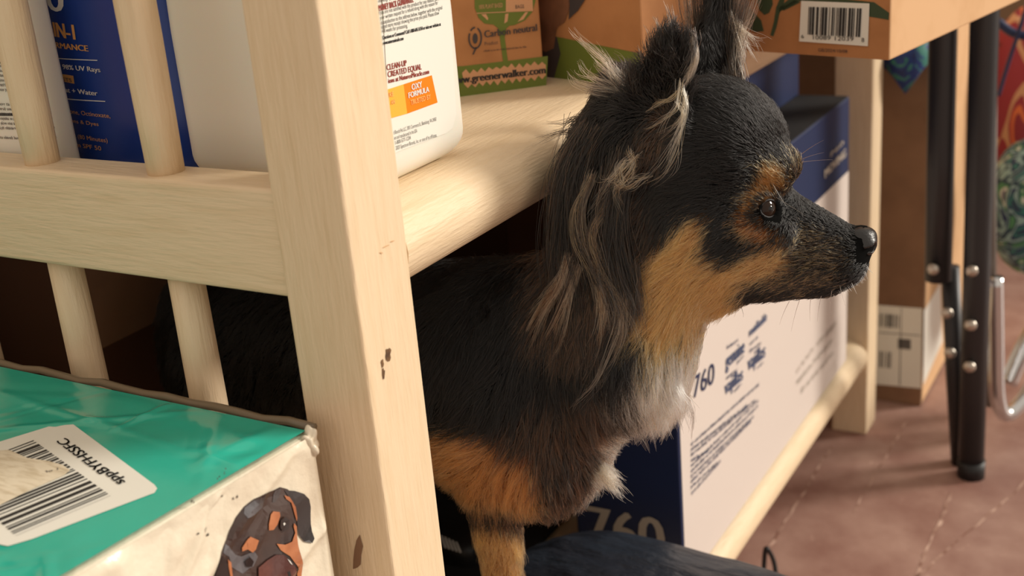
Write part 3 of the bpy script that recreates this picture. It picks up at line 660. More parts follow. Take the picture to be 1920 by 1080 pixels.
def clothtri():
    P = [PL(x, y, Y) for x, y, Y in ((1655, 60, .95), (1742, 60, .95), (1740, 118, .945), (1722, 140, .94), (1697, 176, .94), (1672, 142, .94), (1652, 122, .95), (1697, 110, .925))]
    V = P+[p+np.array([0, .012, 0]) for p in P]; n = 7
    F = [(i, (i+1) % n, 7) for i in range(n)]+[((i+1) % n+8, i+8, 15) for i in range(n)]+[(i, i+8, (i+1) % n+8, (i+1) % n) for i in range(n)]
    return meshobj('cloth_body', V, F, M_bluec, bg3, True)
clothtri()
hk = tag(tube('wire_loop', smoothpts([hit(1432, 1085, 2, FZ+.004), hit(1433, 1052, 2, FZ+.02), hit(1437, 1028, 2, FZ+.035), hit(1450, 1050, 2, FZ+.02), hit(1456, 1082, 2, FZ+.004)]), .0022, M_black, None, n=10), 'small black loop of strap on the floor beside the lower shelf edge', 'strap')

# the navy cushion and the striped packet the dog stands beside
cu_ = thing('navy_cushion', 'dark navy fabric cushion on the lower shelf beside the dog, sticking out over its edge', 'cushion', (.0, .27, -.385))
cushion('cushion_body', (.035, .262, -.344), [(.135, .0, -.008), (0, .060, 0), (0, 0, .043)], M_fabric, cu_, p=3.0, amp=.035, seed=11, nu=160, nv=90, wr=.05)
mt = thing('added_shade_mat', 'thin shade black sheet added to darken the lower shelf under the dog', 'mat', (-.2, .21, -.385))
cushion('shade_mat_body', (-.29, .335, -.3815), [(.148, 0, 0), (0, .280, 0), (0, 0, .0035)], mat('shade black sheet', srgb(22, 20, 20), rough=.95, bump=.5, bscale=400), mt, p=8, amp=.01)  # invented sheet, blackens the cream board where only shade would lie
pt = thing('striped_packet', 'small black packet with white stripes on the lower shelf behind the paw', 'packet', tuple(hit(845, 1020, 2, -.37)))
P0 = hit(845, 1020, 2, -.372)
cushion('packet_body', P0, [(.03, 0, 0), (0, .02, 0), (0, 0, .013)], M_black, pt, p=4, amp=.01)
fpk = Face(P0+np.array([0, 0, .0135]), (1, 0, 0), (0, 1, 0))
poly('white_stripe', fpk, [[(826+i*7, 1006+i*3.0), (829+i*7, 1006+i*3.0), (838+i*7, 1030+i*2.2), (834+i*7, 1030+i*2.2)] for i in range(5)], M_whiteink, pt, off=.0012)

# ------------------------------------------------------------------ the dog
H0 = hit(1300, 350, 1, .205)
SC = FPX/(-(H0-CC)@B_)                      # pixels per metre at the head
PSI, TH = math.radians(17), math.radians(10)
Nn = B_*math.cos(PSI)-R_*math.sin(PSI); Nn = Nn-U_*math.sin(TH); Nn /= np.linalg.norm(Nn)
Ff = R_*math.cos(PSI)+B_*math.sin(PSI); Ff -= Nn*(Ff@Nn); Ff /= np.linalg.norm(Ff)
Uu = np.cross(Nn, Ff)
Uu *= np.sign(Uu @ U_)
def LP(x, y, c=0): return hitp(x, y, H0+Nn*c/SC, Nn)
def ell(P, c, r, ax=None):
    ax = np.array([Ff, Uu, Nn]) if ax is None else np.array(ax)
    q = (P-c)@ax.T/np.array(r); k0 = np.linalg.norm(q, axis=-1)+1e-9; k1 = np.linalg.norm(q/np.array(r), axis=-1)+1e-9
    return k0*(k0-1)/k1
def capc(P, a, b, ra, rb):
    ba = b-a; t = np.clip(((P-a)@ba)/(ba@ba), 0, 1); return np.linalg.norm(P-a-t[..., None]*ba, axis=-1)-(ra+(rb-ra)*t)
def smin(a, b, k):
    h = np.clip(.5+.5*(b-a)/k, 0, 1); return b+(a-b)*h-k*h*(1-h)
def smax(a, b, k): return -smin(-a, -b, k)
def basis(y, xh):
    y = y/np.linalg.norm(y); x = xh-y*(xh@y); x /= np.linalg.norm(x); return x, y, np.cross(x, y)
px_ = 1/SC
def earsdf(P, base, tip, across, W, th, cup, zs=1):
    L = np.linalg.norm(tip-base); x, y, z = basis(tip-base, across)
    if z@Nn*zs < 0: z = -z
    q = P-base; X, Y, Z = q@x, (q@y)/L, q@z
    wd = W*np.sqrt(np.clip(1-np.clip(Y, 0, 1)**1.6, 0, 1))*(1-.15*np.clip(Y, 0, 1))
    dz = np.abs(Z-cup*X*X)-th; dx_ = np.abs(X)-wd; dy_ = np.maximum((Y-1)*L, (-.12-Y)*L)
    return smax(smax(dz, dx_, .004), dy_, .006)*.8
sh_w = LP(960, 880, 40)
chestw = LP(1048, 795, 0)
tail_end = np.array([-.235, chestw[1]+.01, -.115])
near_el = LP(925, 935, 45); foot = np.array([near_el[0]+.004, near_el[1], -.378])
far_el = near_el+np.array([-.030, .055, -.005]); foot2 = np.array([far_el[0], far_el[1], -.378])
# rump and hind legs stand further back on the lower shelf
rump = tail_end
RB = 28*px_
C0n = LP(1426, 391, 70); lkn = Ff*.72+Nn*.69+Uu*.05; lkn /= np.linalg.norm(lkn)
mirror = lambda p, pt=True: p-2*((p-(H0 if pt else 0))@Nn)*Nn
EYES = [(C0n, lkn), (mirror(C0n), mirror(lkn, False))]
def eyeax(lk):
    xh = np.cross(Uu, lk); xh /= np.linalg.norm(xh); return xh, np.cross(lk, xh)
def dogsdf(P):
    d = ell(P, LP(1338, 292), [136*px_, 140*px_, 126*px_])                       # cranium
    d = smin(d, ell(P, LP(1275, 330), [125*px_, 135*px_, 120*px_]), .012)         # back of the head
    d = smin(d, ell(P, LP(1340, 432, 45), [120*px_, 92*px_, 62*px_]), .014)       # cheeks
    d = smin(d, ell(P, LP(1340, 432, -45), [120*px_, 92*px_, 62*px_]), .014)
    d = smin(d, capc(P, LP(1430, 408), LP(1596, 462), 70*px_, 34*px_), .012)      # bridge
    d = smin(d, capc(P, LP(1400, 478, 18), LP(1574, 496, 12), 70*px_, 38*px_), .010)  # upper lips
    d = smin(d, capc(P, LP(1400, 478, -18), LP(1574, 496, -12), 70*px_, 38*px_), .010)
    d = smin(d, capc(P, LP(1370, 512, 0), LP(1552, 532, 0), 54*px_, 22*px_), .006)    # lower jaw
    d = smin(d, ell(P, LP(1450, 322, 48), [38*px_, 34*px_, 34*px_]), .008)        # brows
    d = smin(d, ell(P, LP(1462, 312, -48), [38*px_, 34*px_, 34*px_]), .008)
    d = smin(d, ell(P, LP(1425, 440, 72), [52*px_, 30*px_, 24*px_]), .008)        # under the eye
    for Ce, lk in EYES:                                                          # lids around the eyeball
        d = smin(d, np.linalg.norm(P-Ce, axis=-1)-RB*1.16, .004)
        xh, yh = eyeax(lk); d = smax(d, -ell(P, Ce+lk*RB*1.1, [RB*.66, RB*.56, RB*.5], [xh, yh, lk]), .0015)
    d = smin(d, ell(P, LP(1618, 450), [22*px_, 27*px_, 28*px_]), .004)            # nose block
    # mouth line
    for c in (1, -1):
        mp = [LP(1395, 548, 62*c), LP(1470, 563, 50*c), LP(1545, 556, 38*c), LP(1596, 530, 22*c)]
        for a, b in zip(mp[:-1], mp[1:]): d = smax(d, -capc(P, a, b, 5*px_, 5*px_), .003)
    # neck, chest, trunk
    d = smin(d, capc(P, LP(1265, 440), LP(1150, 640), 125*px_, 135*px_), .02)
    d = smin(d, capc(P, LP(1140, 640), chestw, 125*px_, 112*px_), .02)
    d = smin(d, ell(P, LP(1192, 650, 0), [62*px_, 88*px_, 70*px_]), .02)
    d = smin(d, ell(P, LP(1145, 370, 5), [88*px_, 165*px_, 92*px_]), .02)
    d = smin(d, ell(P, LP(1175, 230, 40), [60*px_, 95*px_, 60*px_]), .015)
    d = smin(d, capc(P, LP(1085, 560, -10), chestw+np.array([-.08, .0, .03]), 95*px_, 150*px_), .03)
    d = smin(d, ell(P, LP(1030, 865, 0), [90*px_, 85*px_, 105*px_]), .02)
    d = smin(d, capc(P, chestw+np.array([-.05, .0, .02]), rump, .062, .056), .03)
    for el, ft, c in ((near_el, foot, 1), (far_el, foot2, -1)):
        d = smin(d, ell(P, LP(960, 865, 48*c), [110*px_, 85*px_, 60*px_]), .02)
        d = smin(d, capc(P, el+np.array([0, 0, .01]), el*.5+ft*.5, 52*px_, 30*px_), .012)
        d = smin(d, capc(P, el*.5+ft*.5, ft+np.array([0, 0, .014]), 30*px_, 26*px_), .008)
        d = smin(d, ell(P, ft+np.array([.012, 0, .009]), [.020, .014, .011], [(1, 0, 0), (0, 1, 0), (0, 0, 1)]), .008)
        for k in (-1, 0, 1): d = smin(d, capc(P, ft+np.array([.012, .008*k, .009]), ft+np.array([.030-.003*abs(k), .009*k, .005]), .0055, .0045), .003)
    for sy in (1, -1):
        hip = rump+np.array([.01, .035*sy, -.02]); knee = rump+np.array([.055, .045*sy, -.085]); hock = rump+np.array([-.02, .045*sy, -.15]); pw = np.array([rump[0]+.005, rump[1]+.045*sy, -.372])
        d = smin(d, capc(P, hip, knee, .036, .024), .02); d = smin(d, capc(P, knee, hock, .022, .011), .01); d = smin(d, capc(P, hock, pw, .011, .010), .008)
        d = smin(d, ell(P, pw+np.array([.014, 0, -.002]), [.022, .013, .010], [(1, 0, 0), (0, 1, 0), (0, 0, 1)]), .008)
    # ears
    d = smin(d, earsdf(P, LP(1216, 290, 95), LP(1268, 52, 118), R_*.9-U_*.1+B_*.35, 74*px_, .0022, 9, 1), .006)
    d = smin(d, earsdf(P, LP(1335, 190, -85), LP(1350, -30, -120), R_*.8-U_*.2-B_*.5, 62*px_, .0022, -9, 1), .006)
    return d
def surfnet(f, lo, hi, h):
    lo = np.array(lo); n = np.ceil((np.array(hi)-lo)/h).astype(int)+1
    G = np.empty(n); ys = lo[1]+h*np.arange(n[1]); zs = lo[2]+h*np.arange(n[2]); YY, ZZ = np.meshgrid(ys, zs, indexing='ij')
    for i in range(n[0]):
        P = np.stack([np.full(YY.shape, lo[0]+h*i), YY, ZZ], -1); G[i] = f(P)
    S = G < 0
    c = np.zeros(n-1, int)
    for i in (0, 1):
        for j in (0, 1):
            for k in (0, 1): c += S[i:n[0]-1+i, j:n[1]-1+j, k:n[2]-1+k]
    act = (c > 0) & (c < 8); idx = -np.ones(n-1, int); A = np.argwhere(act); idx[act] = np.arange(len(A))
    acc = np.zeros((len(A), 3)); cnt = np.zeros(len(A))
    cor = [(i, j, k) for i in (0, 1) for j in (0, 1) for k in (0, 1)]
    for a in cor:
        for ax in range(3):
            if a[ax]: continue
            b = list(a); b[ax] = 1
            g0 = G[A[:, 0]+a[0], A[:, 1]+a[1], A[:, 2]+a[2]]; g1 = G[A[:, 0]+b[0], A[:, 1]+b[1], A[:, 2]+b[2]]
            m = (g0 < 0) != (g1 < 0); t = np.where(m, g0/(g0-g1+1e-20), 0)
            q = np.tile(np.array(a, float), (len(A), 1)); q[:, ax] += t
            acc[m] += q[m]; cnt[m] += 1
    V = lo+h*(A+acc/cnt[:, None])
    F = []
    for ax in range(3):
        b = [0, 0, 0]; b[ax] = 1
        s0 = S[:n[0]-b[0], :n[1]-b[1], :n[2]-b[2]]; s1 = S[b[0]:, b[1]:, b[2]:]
        E = np.argwhere(s0 != s1); u, v = (ax+1) % 3, (ax+2) % 3
        E = E[(E[:, u] > 0) & (E[:, v] > 0) & (E[:, u] < n[u]-1) & (E[:, v] < n[v]-1)]
        def cell(du, dv):
            e = E.copy(); e[:, u] -= du; e[:, v] -= dv; return idx[e[:, 0], e[:, 1], e[:, 2]]
        q = np.stack([cell(1, 1), cell(0, 1), cell(0, 0), cell(1, 0)], 1); fl = s0[tuple(E.T)]
        q[~fl] = q[~fl][:, ::-1]; F.append(q)
    return V, np.vstack(F)
def grad(f, P, e=.0004):
    g = np.stack([f(P+np.eye(3)[i]*e)-f(P-np.eye(3)[i]*e) for i in range(3)], -1); return g/(np.linalg.norm(g, axis=-1, keepdims=True)+1e-12)
lo = (-.33, .06, -.392); hi = (.215, .40, .135)
V, Fq = surfnet(dogsdf, lo, hi, .0026)
for _ in range(2):
    g = grad(dogsdf, V); V = V-g*np.clip(dogsdf(V), -.002, .002)[:, None]*.8
NRM = grad(dogsdf, V)

# ---- coat pattern: tan, white, dark patches, given on the near side and mirrored to the far side
TAN, WHT, BLK, BRN, MUZ, GRY, SHT = 0, 1, 2, 3, 4, 5, 6
PAL = np.array([srgb(196, 136, 78)[:3], srgb(248, 242, 232)[:3], srgb(8, 7, 7)[:3], srgb(78, 52, 36)[:3], srgb(60, 46, 36)[:3], srgb(128, 112, 96)[:3], srgb(168, 104, 58)[:3]])
POLY = [(BRN, [(1010, 380), (1060, 290), (1190, 330), (1235, 420), (1200, 560), (1120, 640), (990, 640), (990, 500)]),
        (TAN, [(1195, 560), (1200, 505), (1240, 445), (1290, 405), (1330, 402), (1338, 440), (1332, 478), (1372, 492), (1420, 472), (1465, 452), (1484, 470), (1478, 505), (1440, 528), (1390, 540), (1400, 566), (1370, 600), (1300, 615), (1260, 625), (1205, 645), (1185, 600)]),
        (MUZ, [(1480, 440), (1500, 420), (1560, 440), (1590, 480), (1580, 530), (1500, 550), (1440, 545), (1440, 525), (1480, 505)]),
        (TAN, [(1385, 388), (1393, 368), (1418, 350), (1424, 318), (1443, 303), (1466, 308), (1478, 330), (1474, 355), (1455, 362), (1440, 358), (1412, 376), (1398, 398)]),
        (SHT, [(1160, 312), (1172, 292), (1188, 300), (1200, 335), (1185, 345)]),
        (BRN, [(1172, 300), (1185, 262), (1225, 215), (1262, 185), (1272, 215), (1262, 260), (1235, 315), (1200, 335)]),
        (TAN, [(1487, 285), (1500, 270), (1510, 300), (1506, 330), (1494, 330)]),
        (SHT, [(1370, 408), (1385, 406), (1420, 426), (1448, 438), (1432, 458), (1405, 452), (1383, 436)]),
        (WHT, [(1205, 650), (1260, 626), (1330, 612), (1400, 575), (1385, 640), (1310, 720), (1290, 800), (1230, 820), (1195, 800), (1172, 745), (1165, 690)]),
        (BRN, [(990, 735), (1110, 690), (1168, 700), (1195, 835), (1130, 860), (1040, 810), (940, 790)]),
        (GRY, [(1120, 700), (1165, 690), (1200, 800), (1180, 840), (1120, 820)]),
        (WHT, [(1085, 830), (1185, 795), (1195, 900), (1130, 970), (1062, 965), (1050, 925), (1100, 885)]),
        (SHT, [(790, 810), (900, 800), (1000, 850), (1060, 880), (1080, 930), (1000, 960), (860, 950), (790, 950)]),
        (BRN, [(900, 780), (1040, 800), (1130, 850), (1075, 950), (1060, 1000), (960, 1010), (1010, 940), (1000, 850)]),
        (BRN, [(790, 930), (900, 950), (1000, 960), (1060, 1000), (960, 1020), (860, 990), (800, 990)]),
        (TAN, [(850, 975), (985, 985), (1010, 1600), (840, 1600)])]
def inpoly(x, y, pg):
    c = np.zeros(x.shape, bool); n = len(pg)
    for i in range(n):
        x0, y0 = pg[i]; x1, y1 = pg[(i+1) % n]
        c ^= ((y0 > y) != (y1 > y)) & (x < (x1-x0)*(y-y0)/((y1-y0) or 1e-9)+x0)
    return c
def coat(P):
    c = (P-H0)@Nn; far = c < 0
    Q_ = np.where(far[:, None], P-2*c[:, None]*Nn, P)
    uv = proj(Q_); return uv
def coatcls(uv):
    k = np.full(len(uv), BLK)
    for cls, pg in POLY: k[inpoly(uv[:, 0], uv[:, 1], pg)] = cls
    return k
uvV = coat(V); cv = np.zeros((len(V), 3))
for _ in range(8): cv += PAL[coatcls(uvV+RNG.normal(size=uvV.shape)*8)]
cv /= 8; cv *= np.where(cv.mean(1, keepdims=True) > .4, .9, .45)
dog = thing('dog', 'long-haired black, tan and white dog leaning its head out of the shelf', 'dog', (foot[0], foot[1], -.385))
me = bpy.data.meshes.new('body'); me.from_pydata(V.tolist(), [], Fq.tolist()); me.update(); me.shade_smooth()
ca = me.color_attributes.new('coat', 'FLOAT_COLOR', 'POINT'); ca.data.foreach_set('color', np.hstack([cv, np.ones((len(V), 1))]).ravel().astype(np.float32))
M_hide = bpy.data.materials.new('dog hide'); M_hide.use_nodes = True
nb_ = M_hide.node_tree.nodes['Principled BSDF']; nb_.inputs['Roughness'].default_value = .9; nb_.inputs['Specular IOR Level'].default_value = .1
at_ = M_hide.node_tree.nodes.new('ShaderNodeAttribute'); at_.attribute_name = 'coat'; M_hide.node_tree.links.new(at_.outputs['Color'], nb_.inputs['Base Color'])
body = link('body', me, M_hide, dog)
from mathutils.bvhtree import BVHTree
bvh = BVHTree.FromPolygons([tuple(v) for v in V], [tuple(f) for f in Fq])
def onbody(x, y, lift=0):
    d = Vector(ray(x, y)).normalized(); h = bvh.ray_cast(Vector(CC), d)
    if h[0] is None: return None, None
    n = np.array(h[1]); 
    if n@np.array(d) > 0: n = -n
    return np.array(h[0])+n*lift, n

# ---- fur
def fur_mat(name, rough=.32, rad=.5):
    m = bpy.data.materials.new(name); m.use_nodes = True; nt = m.node_tree; nt.nodes.clear()
    o = nt.nodes.new('ShaderNodeOutputMaterial'); h = nt.nodes.new('ShaderNodeBsdfHairPrincipled'); a = nt.nodes.new('ShaderNodeAttribute'); a.attribute_name = 'fur'
    h.parametrization = 'COLOR'; nt.links.new(a.outputs['Color'], h.inputs['Color'])
    h.inputs['Roughness'].default_value = rough; h.inputs['Radial Roughness'].default_value = rad; h.inputs['Random Roughness'].default_value = .2 if 'Random Roughness' in h.inputs else 0
    nt.links.new(h.outputs[0], o.inputs['Surface']); return m
M_fur = fur_mat('dog fur')
def hair(name, PTS, COLR, RAD, parent):
    """PTS (n, k, 3), COLR (n, 3) or (n, k, 3), RAD (k,) or (n,k)"""
    n, k, _ = PTS.shape; hc = bpy.data.hair_curves.new(name); hc.add_curves([k]*n)
    hc.attributes['position'].data.foreach_set('vector', PTS.astype(np.float32).ravel())
    ra = hc.attributes.get('radius') or hc.attributes.new('radius', 'FLOAT', 'POINT')
    R = np.broadcast_to(RAD, (n, k)); ra.data.foreach_set('value', R.astype(np.float32).ravel())
    if COLR.ndim == 2: COLR = np.repeat(COLR[:, None], k, 1)
    c4 = np.concatenate([COLR, np.ones((n, k, 1))], -1)
    at = hc.attributes.new('fur', 'FLOAT_COLOR', 'POINT'); at.data.foreach_set('color', c4.astype(np.float32).ravel())
    hc.materials.append(M_fur); o = bpy.data.objects.new(name, hc); COL.objects.link(o); setpar(o, parent); return o
# guides: x, y, direction (degrees, 0 = right, 90 = up), length px, lift
GD = np.array([
 (1640, 430, 175, 5, .2), (1441, 350, 120, 9, .3), (1441, 430, 215, 9, .2), (1405, 391, 180, 9, .2), (1470, 391, 20, 8, .2), (1460, 425, 240, 8, .2), (1600, 450, 172, 9, .25), (1600, 520, 200, 12, .3), (1540, 400, 160, 12, .25), (1540, 460, 178, 15, .25), (1520, 540, 205, 18, .3), (1500, 350, 130, 14, .3),
 (1470, 480, 192, 22, .25), (1440, 560, 215, 25, .35), (1480, 300, 112, 22, .4), (1450, 330, 130, 20, .5), (1440, 230, 135, 32, .3), (1400, 180, 155, 38, .35), (1340, 145, 168, 42, .4), (1380, 300, 165, 34, .25),
 (1400, 380, 185, 20, .3), (1400, 440, 200, 24, .3), (1320, 250, 178, 40, .25), (1300, 340, 195, 45, .25), (1350, 430, 205, 36, .25), (1300, 480, 208, 50, .3), (1240, 520, 215, 60, .3), (1340, 560, 222, 55, .35),
 (1240, 590, 232, 70, .35), (1300, 620, 262, 75, .5), (1370, 590, 250, 45, .6), (1220, 660, 280, 95, .5), (1260, 720, 300, 95, .5), (1180, 740, 295, 90, .4), (1200, 800, 312, 60, .4), (1140, 850, 325, 50, .5), (1150, 900, 322, 50, .5),
 (1100, 940, 300, 55, .6), (1040, 970, 282, 55, .6), (960, 980, 270, 50, .5), (900, 960, 262, 45, .4), (880, 830, 195, 70, .35), (820, 850, 185, 70, .35), (960, 880, 255, 65, .35), (1040, 880, 285, 60, .35), (860, 930, 235, 50, .35),
 (925, 1040, 270, 26, .2), (925, 1200, 270, 18, .2), (925, 1400, 270, 14, .2), (1000, 720, 255, 80, .3), (900, 650, 240, 80, .3), (1090, 700, 268, 90, .3), (1100, 560, 265, 95, .25), (1180, 500, 258, 80, .25), (1060, 420, 255, 90, .3),
 (1050, 310, 245, 80, .4), (1110, 220, 225, 70, .45), (1200, 420, 250, 60, .25), (1180, 150, 130, 45, .6), (1250, 80, 100, 42, .6), (1290, 60, 60, 30, .6), (1290, 160, 60, 25, .4), (1200, 280, 250, 40, .2), (1240, 300, 240, 30, .2), (1360, 60, 90, 70, .4), (1350, -20, 90, 60, .4), (1330, 120, 95, 60, .4)], float)
def field(uv):
    out = np.zeros((len(uv), 4))
    for s in range(0, len(uv), 20000):
        u = uv[s:s+20000]; d2 = ((u[:, None]-GD[None, :, :2])**2).sum(-1)+60; w_ = d2**-1.8; w_ /= w_.sum(1, keepdims=True)
        a = np.radians(GD[:, 2]); out[s:s+20000, 0] = w_@np.cos(a); out[s:s+20000, 1] = w_@np.sin(a); out[s:s+20000, 2] = w_@GD[:, 3]; out[s:s+20000, 3] = w_@GD[:, 4]
    return out
tri = np.vstack([Fq[:, [0, 1, 2]], Fq[:, [0, 2, 3]]]); A3, B3, C3 = V[tri[:, 0]], V[tri[:, 1]], V[tri[:, 2]]
area = np.linalg.norm(np.cross(B3-A3, C3-A3), axis=1)/2; cen = (A3+B3+C3)/3
uvc = proj(cen); facing = ((cen-CC)*np.cross(B3-A3, C3-A3)).sum(1) < 0
nrmc = NRM[tri[:, 0]]; vis = ((CC-cen)*nrmc).sum(1) > -.05*np.linalg.norm(CC-cen, axis=1)
wgt = area*np.where(vis, 1., .22)
wgt *= np.where((cen[:, 0] < -.10), .35, 1)
wgt *= np.where(uvc[:, 0] > 1250, 1.7, 1)
wgt *= np.where(uvc[:, 1] > 1120, .2, 1)
NS = 150000
ti = RNG.choice(len(tri), NS, p=wgt/wgt.sum()); r1 = np.sqrt(RNG.random(NS)); r2 = RNG.random(NS)
root = A3[ti]*(1-r1)[:, None]+B3[ti]*(r1*(1-r2))[:, None]+C3[ti]*(r1*r2)[:, None]
n_ = NRM[tri[ti, 0]]*(1-r1)[:, None]+NRM[tri[ti, 1]]*(r1*(1-r2))[:, None]+NRM[tri[ti, 2]]*(r1*r2)[:, None]; n_ /= np.linalg.norm(n_, axis=1)[:, None]
uvr = coat(root)
eyec = np.array([1446, 392]); ok = np.ones(len(root), bool)
for Ce, lk in EYES:
    v_ = (root-Ce); nv = np.linalg.norm(v_, axis=1); v_ = v_/nv[:, None]; xh, yh = eyeax(lk); a1 = np.degrees(np.arctan2(v_@xh, v_@lk)); a2 = np.degrees(np.arcsin(np.clip(v_@yh, -1, 1)))
    ok &= ~((nv < RB*1.6) & (np.hypot(a1/46, a2/37) < 1))
ok = ok & ~((uvr[:, 0] > 1606) & (uvr[:, 1] < 492))
root, n_, uvr = root[ok], n_[ok], uvr[ok]
def strands(root, n_, uvr, K=6, curl=1., lscale=1., cls=None):
    f = field(uvr); n = len(root)
    ds = f[:, 0:1]*Ff+f[:, 1:2]*Uu
    # low-frequency waver makes locks
    ph = root@RNG.normal(size=(3, 3))*110; ph2 = root@RNG.normal(size=(3, 3))*420
    wav = (np.sin(ph)*.16+np.sin(ph2)*.16)*curl
    ds = ds+wav+RNG.normal(size=(n, 3))*.10
    T = ds-n_*(ds*n_).sum(1)[:, None]; T /= np.linalg.norm(T, axis=1)[:, None]+1e-9
    L = f[:, 2]*px_*RNG.uniform(.6, 1.15, n)*lscale; lift = f[:, 3]*RNG.uniform(.5, 1.3, n)
    t = np.linspace(0, 1, K)
    P = root[:, None]+L[:, None, None]*(T[:, None]*t[None, :, None]+n_[:, None]*(lift[:, None]*(t-.55*t*t)[None])[..., None])
    P += (L**2*9)[:, None, None]*np.array([0, 0, -1.])*(t**2)[None, :, None]*.5
    cu1 = RNG.normal(size=(n, 3)); cu1 *= (L*.05)[:, None]
    P += cu1[:, None]*np.sin(t*5.)[None, :, None]
    from mathutils.kdtree import KDTree
    ng = max(8, n//14); gi = RNG.choice(n, ng, replace=False); kd = KDTree(ng)
    for i, g in enumerate(gi): kd.insert(Vector(root[g]), i)
    kd.balance(); near = np.array([kd.find(Vector(r))[1] for r in root]); G = P[gi[near]]
    cl = np.clip((L/px_-18)/60, .1, .72)*RNG.uniform(.6, 1.1, n)
    Gd = G-G[:, :1]
    P = P+((root[gi[near]][:, None]+Gd)-P)*(cl[:, None]*(t**1.3)[None])[..., None]
    return P, f
P, f = strands(root, n_, uvr)
cls = coatcls(uvr+RNG.normal(size=uvr.shape)*9)
col = PAL[cls]*RNG.uniform(.65, 1.25, len(cls))[:, None]
mixk = RNG.random(len(cls)) < .10
col[mixk & (cls == TAN)] = PAL[SHT]*.8; col[mixk & (cls == SHT)] = PAL[BRN]
mz = (cls == MUZ); alt = RNG.random(len(cls)); col[mz & (alt < .35)] = PAL[TAN]*.7; col[mz & (alt > .6)] = PAL[BLK]
sh = (cls == BRN); col[sh & (alt < .5)] = PAL[BLK]*2; wt_ = (cls == WHT); col[wt_] = PAL[WHT]*RNG.uniform(.6, 1.0, wt_.sum())[:, None]*np.array([1, .96, .9]); col[wt_ & (alt < .07)] = PAL[TAN]; col[wt_ & (alt > .92)] = PAL[GRY]; gy = (cls == GRY); col[gy & (alt < .45)] = PAL[BLK]*1.5; col[gy & (alt > .8)] = PAL[WHT]
tt = np.linspace(0, 1, P.shape[1])
colk = col[:, None]*(1+.25*tt)[None, :, None]
hair('fur', P, colk, np.interp(tt, [0, .5, 1], [.00013, .00011, .00003]), dog)

# ---- long locks: polylines (x, y, c px towards the viewer) with spread
def lock(pts, n, spread0, spread1, cols, L=(.75, 1.1), K=14, wave=2.5, rad=.00012, conv=.3):
    """n strands around a guide; spread in px at root and at the widest; conv: how much tips gather"""
    G = smoothpts([LP(*p) for p in pts], 6); s = np.linspace(0, 1, len(G)); t = np.linspace(0, 1, K)
    off = RNG.normal(size=(n, 3)); off -= (off@Nn)[:, None]*Nn*.5
    # strands split in a few sub-clumps
    nc = max(3, n//9); cc = RNG.normal(size=(nc, 3)); ci = RNG.integers(0, nc, n)
    Lr = RNG.uniform(L[0], L[1], n)*(RNG.uniform(.8, 1.05, nc)[ci]); out = np.zeros((n, K, 3))
    phs = RNG.uniform(0, 6.28, (nc, 3)); ph1 = RNG.uniform(0, 6.28, (n, 3)); fq = RNG.uniform(4, 9, nc)
    for a in range(3):
        base = np.stack([np.interp(np.clip(t*l, 0, 1.0), s, G[:, a])+(G[-1, a]-G[-3, a])*max(0, 0)*0 for l in Lr]); out[..., a] = base
    ext = (G[-1]-G[-4])/(s[-1]-s[-4])
    ov = np.clip(t[None]*Lr[:, None]-1, 0, None); out += ov[..., None]*ext
    sp = (spread0+(spread1-spread0)*np.sin(np.pi*np.clip(t*.75, 0, 1)))*px_
    out += (off[:, None]*(1-conv*.9*t)[None, :, None]*.55*spread0*px_)+(cc[ci][:, None]*(t**1.1)[None, :, None]*spread1*px_*.8)
    out += np.sin(t[None, :, None]*fq[ci][:, None, None]+phs[ci][:, None])*wave*px_*t[None, :, None]*1.5
    out += np.sin(t[None, :, None]*6+ph1[:, None])*wave*.35*px_*t[None, :, None]
    C_ = np.array([PAL[c] if np.isscalar(c) else c for c in cols]); wb_ = 1.0; c_ = C_[(RNG.integers(0, len(C_), nc)[ci]+(RNG.random(n) < .35)*RNG.integers(0, len(C_), n)) % len(C_)]*RNG.uniform(.45, 1.2, n)[:, None]
    return out, c_, rad
LT = np.array(srgb(176, 150, 122)[:3]); BR2 = np.array(srgb(96, 68, 48)[:3]); DK = np.array(srgb(34, 27, 24)[:3]); CRM = np.array(srgb(214, 190, 158)[:3]); GOLD = np.array(srgb(190, 140, 90)[:3])
LK = []
def add(*a, **k): LK.append(lock(*a, **k))
for _ in range(5):
    j = lambda v: v+random.uniform(-14, 14)
    add([(j(1110), 250, 105), (j(1075), 330, 118), (j(1070), 450, 120), (j(1080), 560, 118), (j(1060), 640, 110)], 130, 26, 26, [BLK, BLK, DK, BLK, BR2])
    add([(j(1170), 300, 118), (j(1140), 400, 135), (j(1150), 500, 138), (j(1175), 590, 135), (j(1150), 660, 130)], 120, 24, 24, [BLK, BLK, DK, BR2, DK])
# brown and pale streaks, as in the coat behind the ear
add([(1110, 330, 128), (1085, 400, 140), (1095, 470, 144), (1130, 530, 142), (1165, 600, 138), (1175, 660, 134)], 130, 10, 20, [BR2, GOLD, DK, DK, LT], wave=3)
add([(1140, 380, 138), (1110, 440, 148), (1125, 500, 150), (1160, 560, 148), (1180, 620, 142)], 90, 9, 18, [BR2, GOLD, DK, LT], wave=3)
add([(1130, 540, 144), (1130, 600, 146), (1115, 660, 142), (1085, 738, 136)], 210, 12, 18, [LT, LT, BR2, LT, CRM], conv=.8, wave=2.5, rad=.00014)
add([(1165, 560, 146), (1165, 620, 144), (1140, 690, 140), (1100, 735, 136)], 190, 12, 18, [LT, BR2, LT, GRY], conv=.8, rad=.00014)
add([(1175, 560, 142), (1180, 620, 140), (1165, 690, 136)], 110, 10, 12, [BR2, LT, DK], conv=.7)
add([(1065, 480, 140), (1050, 530, 142), (1020, 580, 140), (990, 636, 134)], 160, 8, 12, [LT, LT, CRM, BR2], conv=.8, rad=.00014)
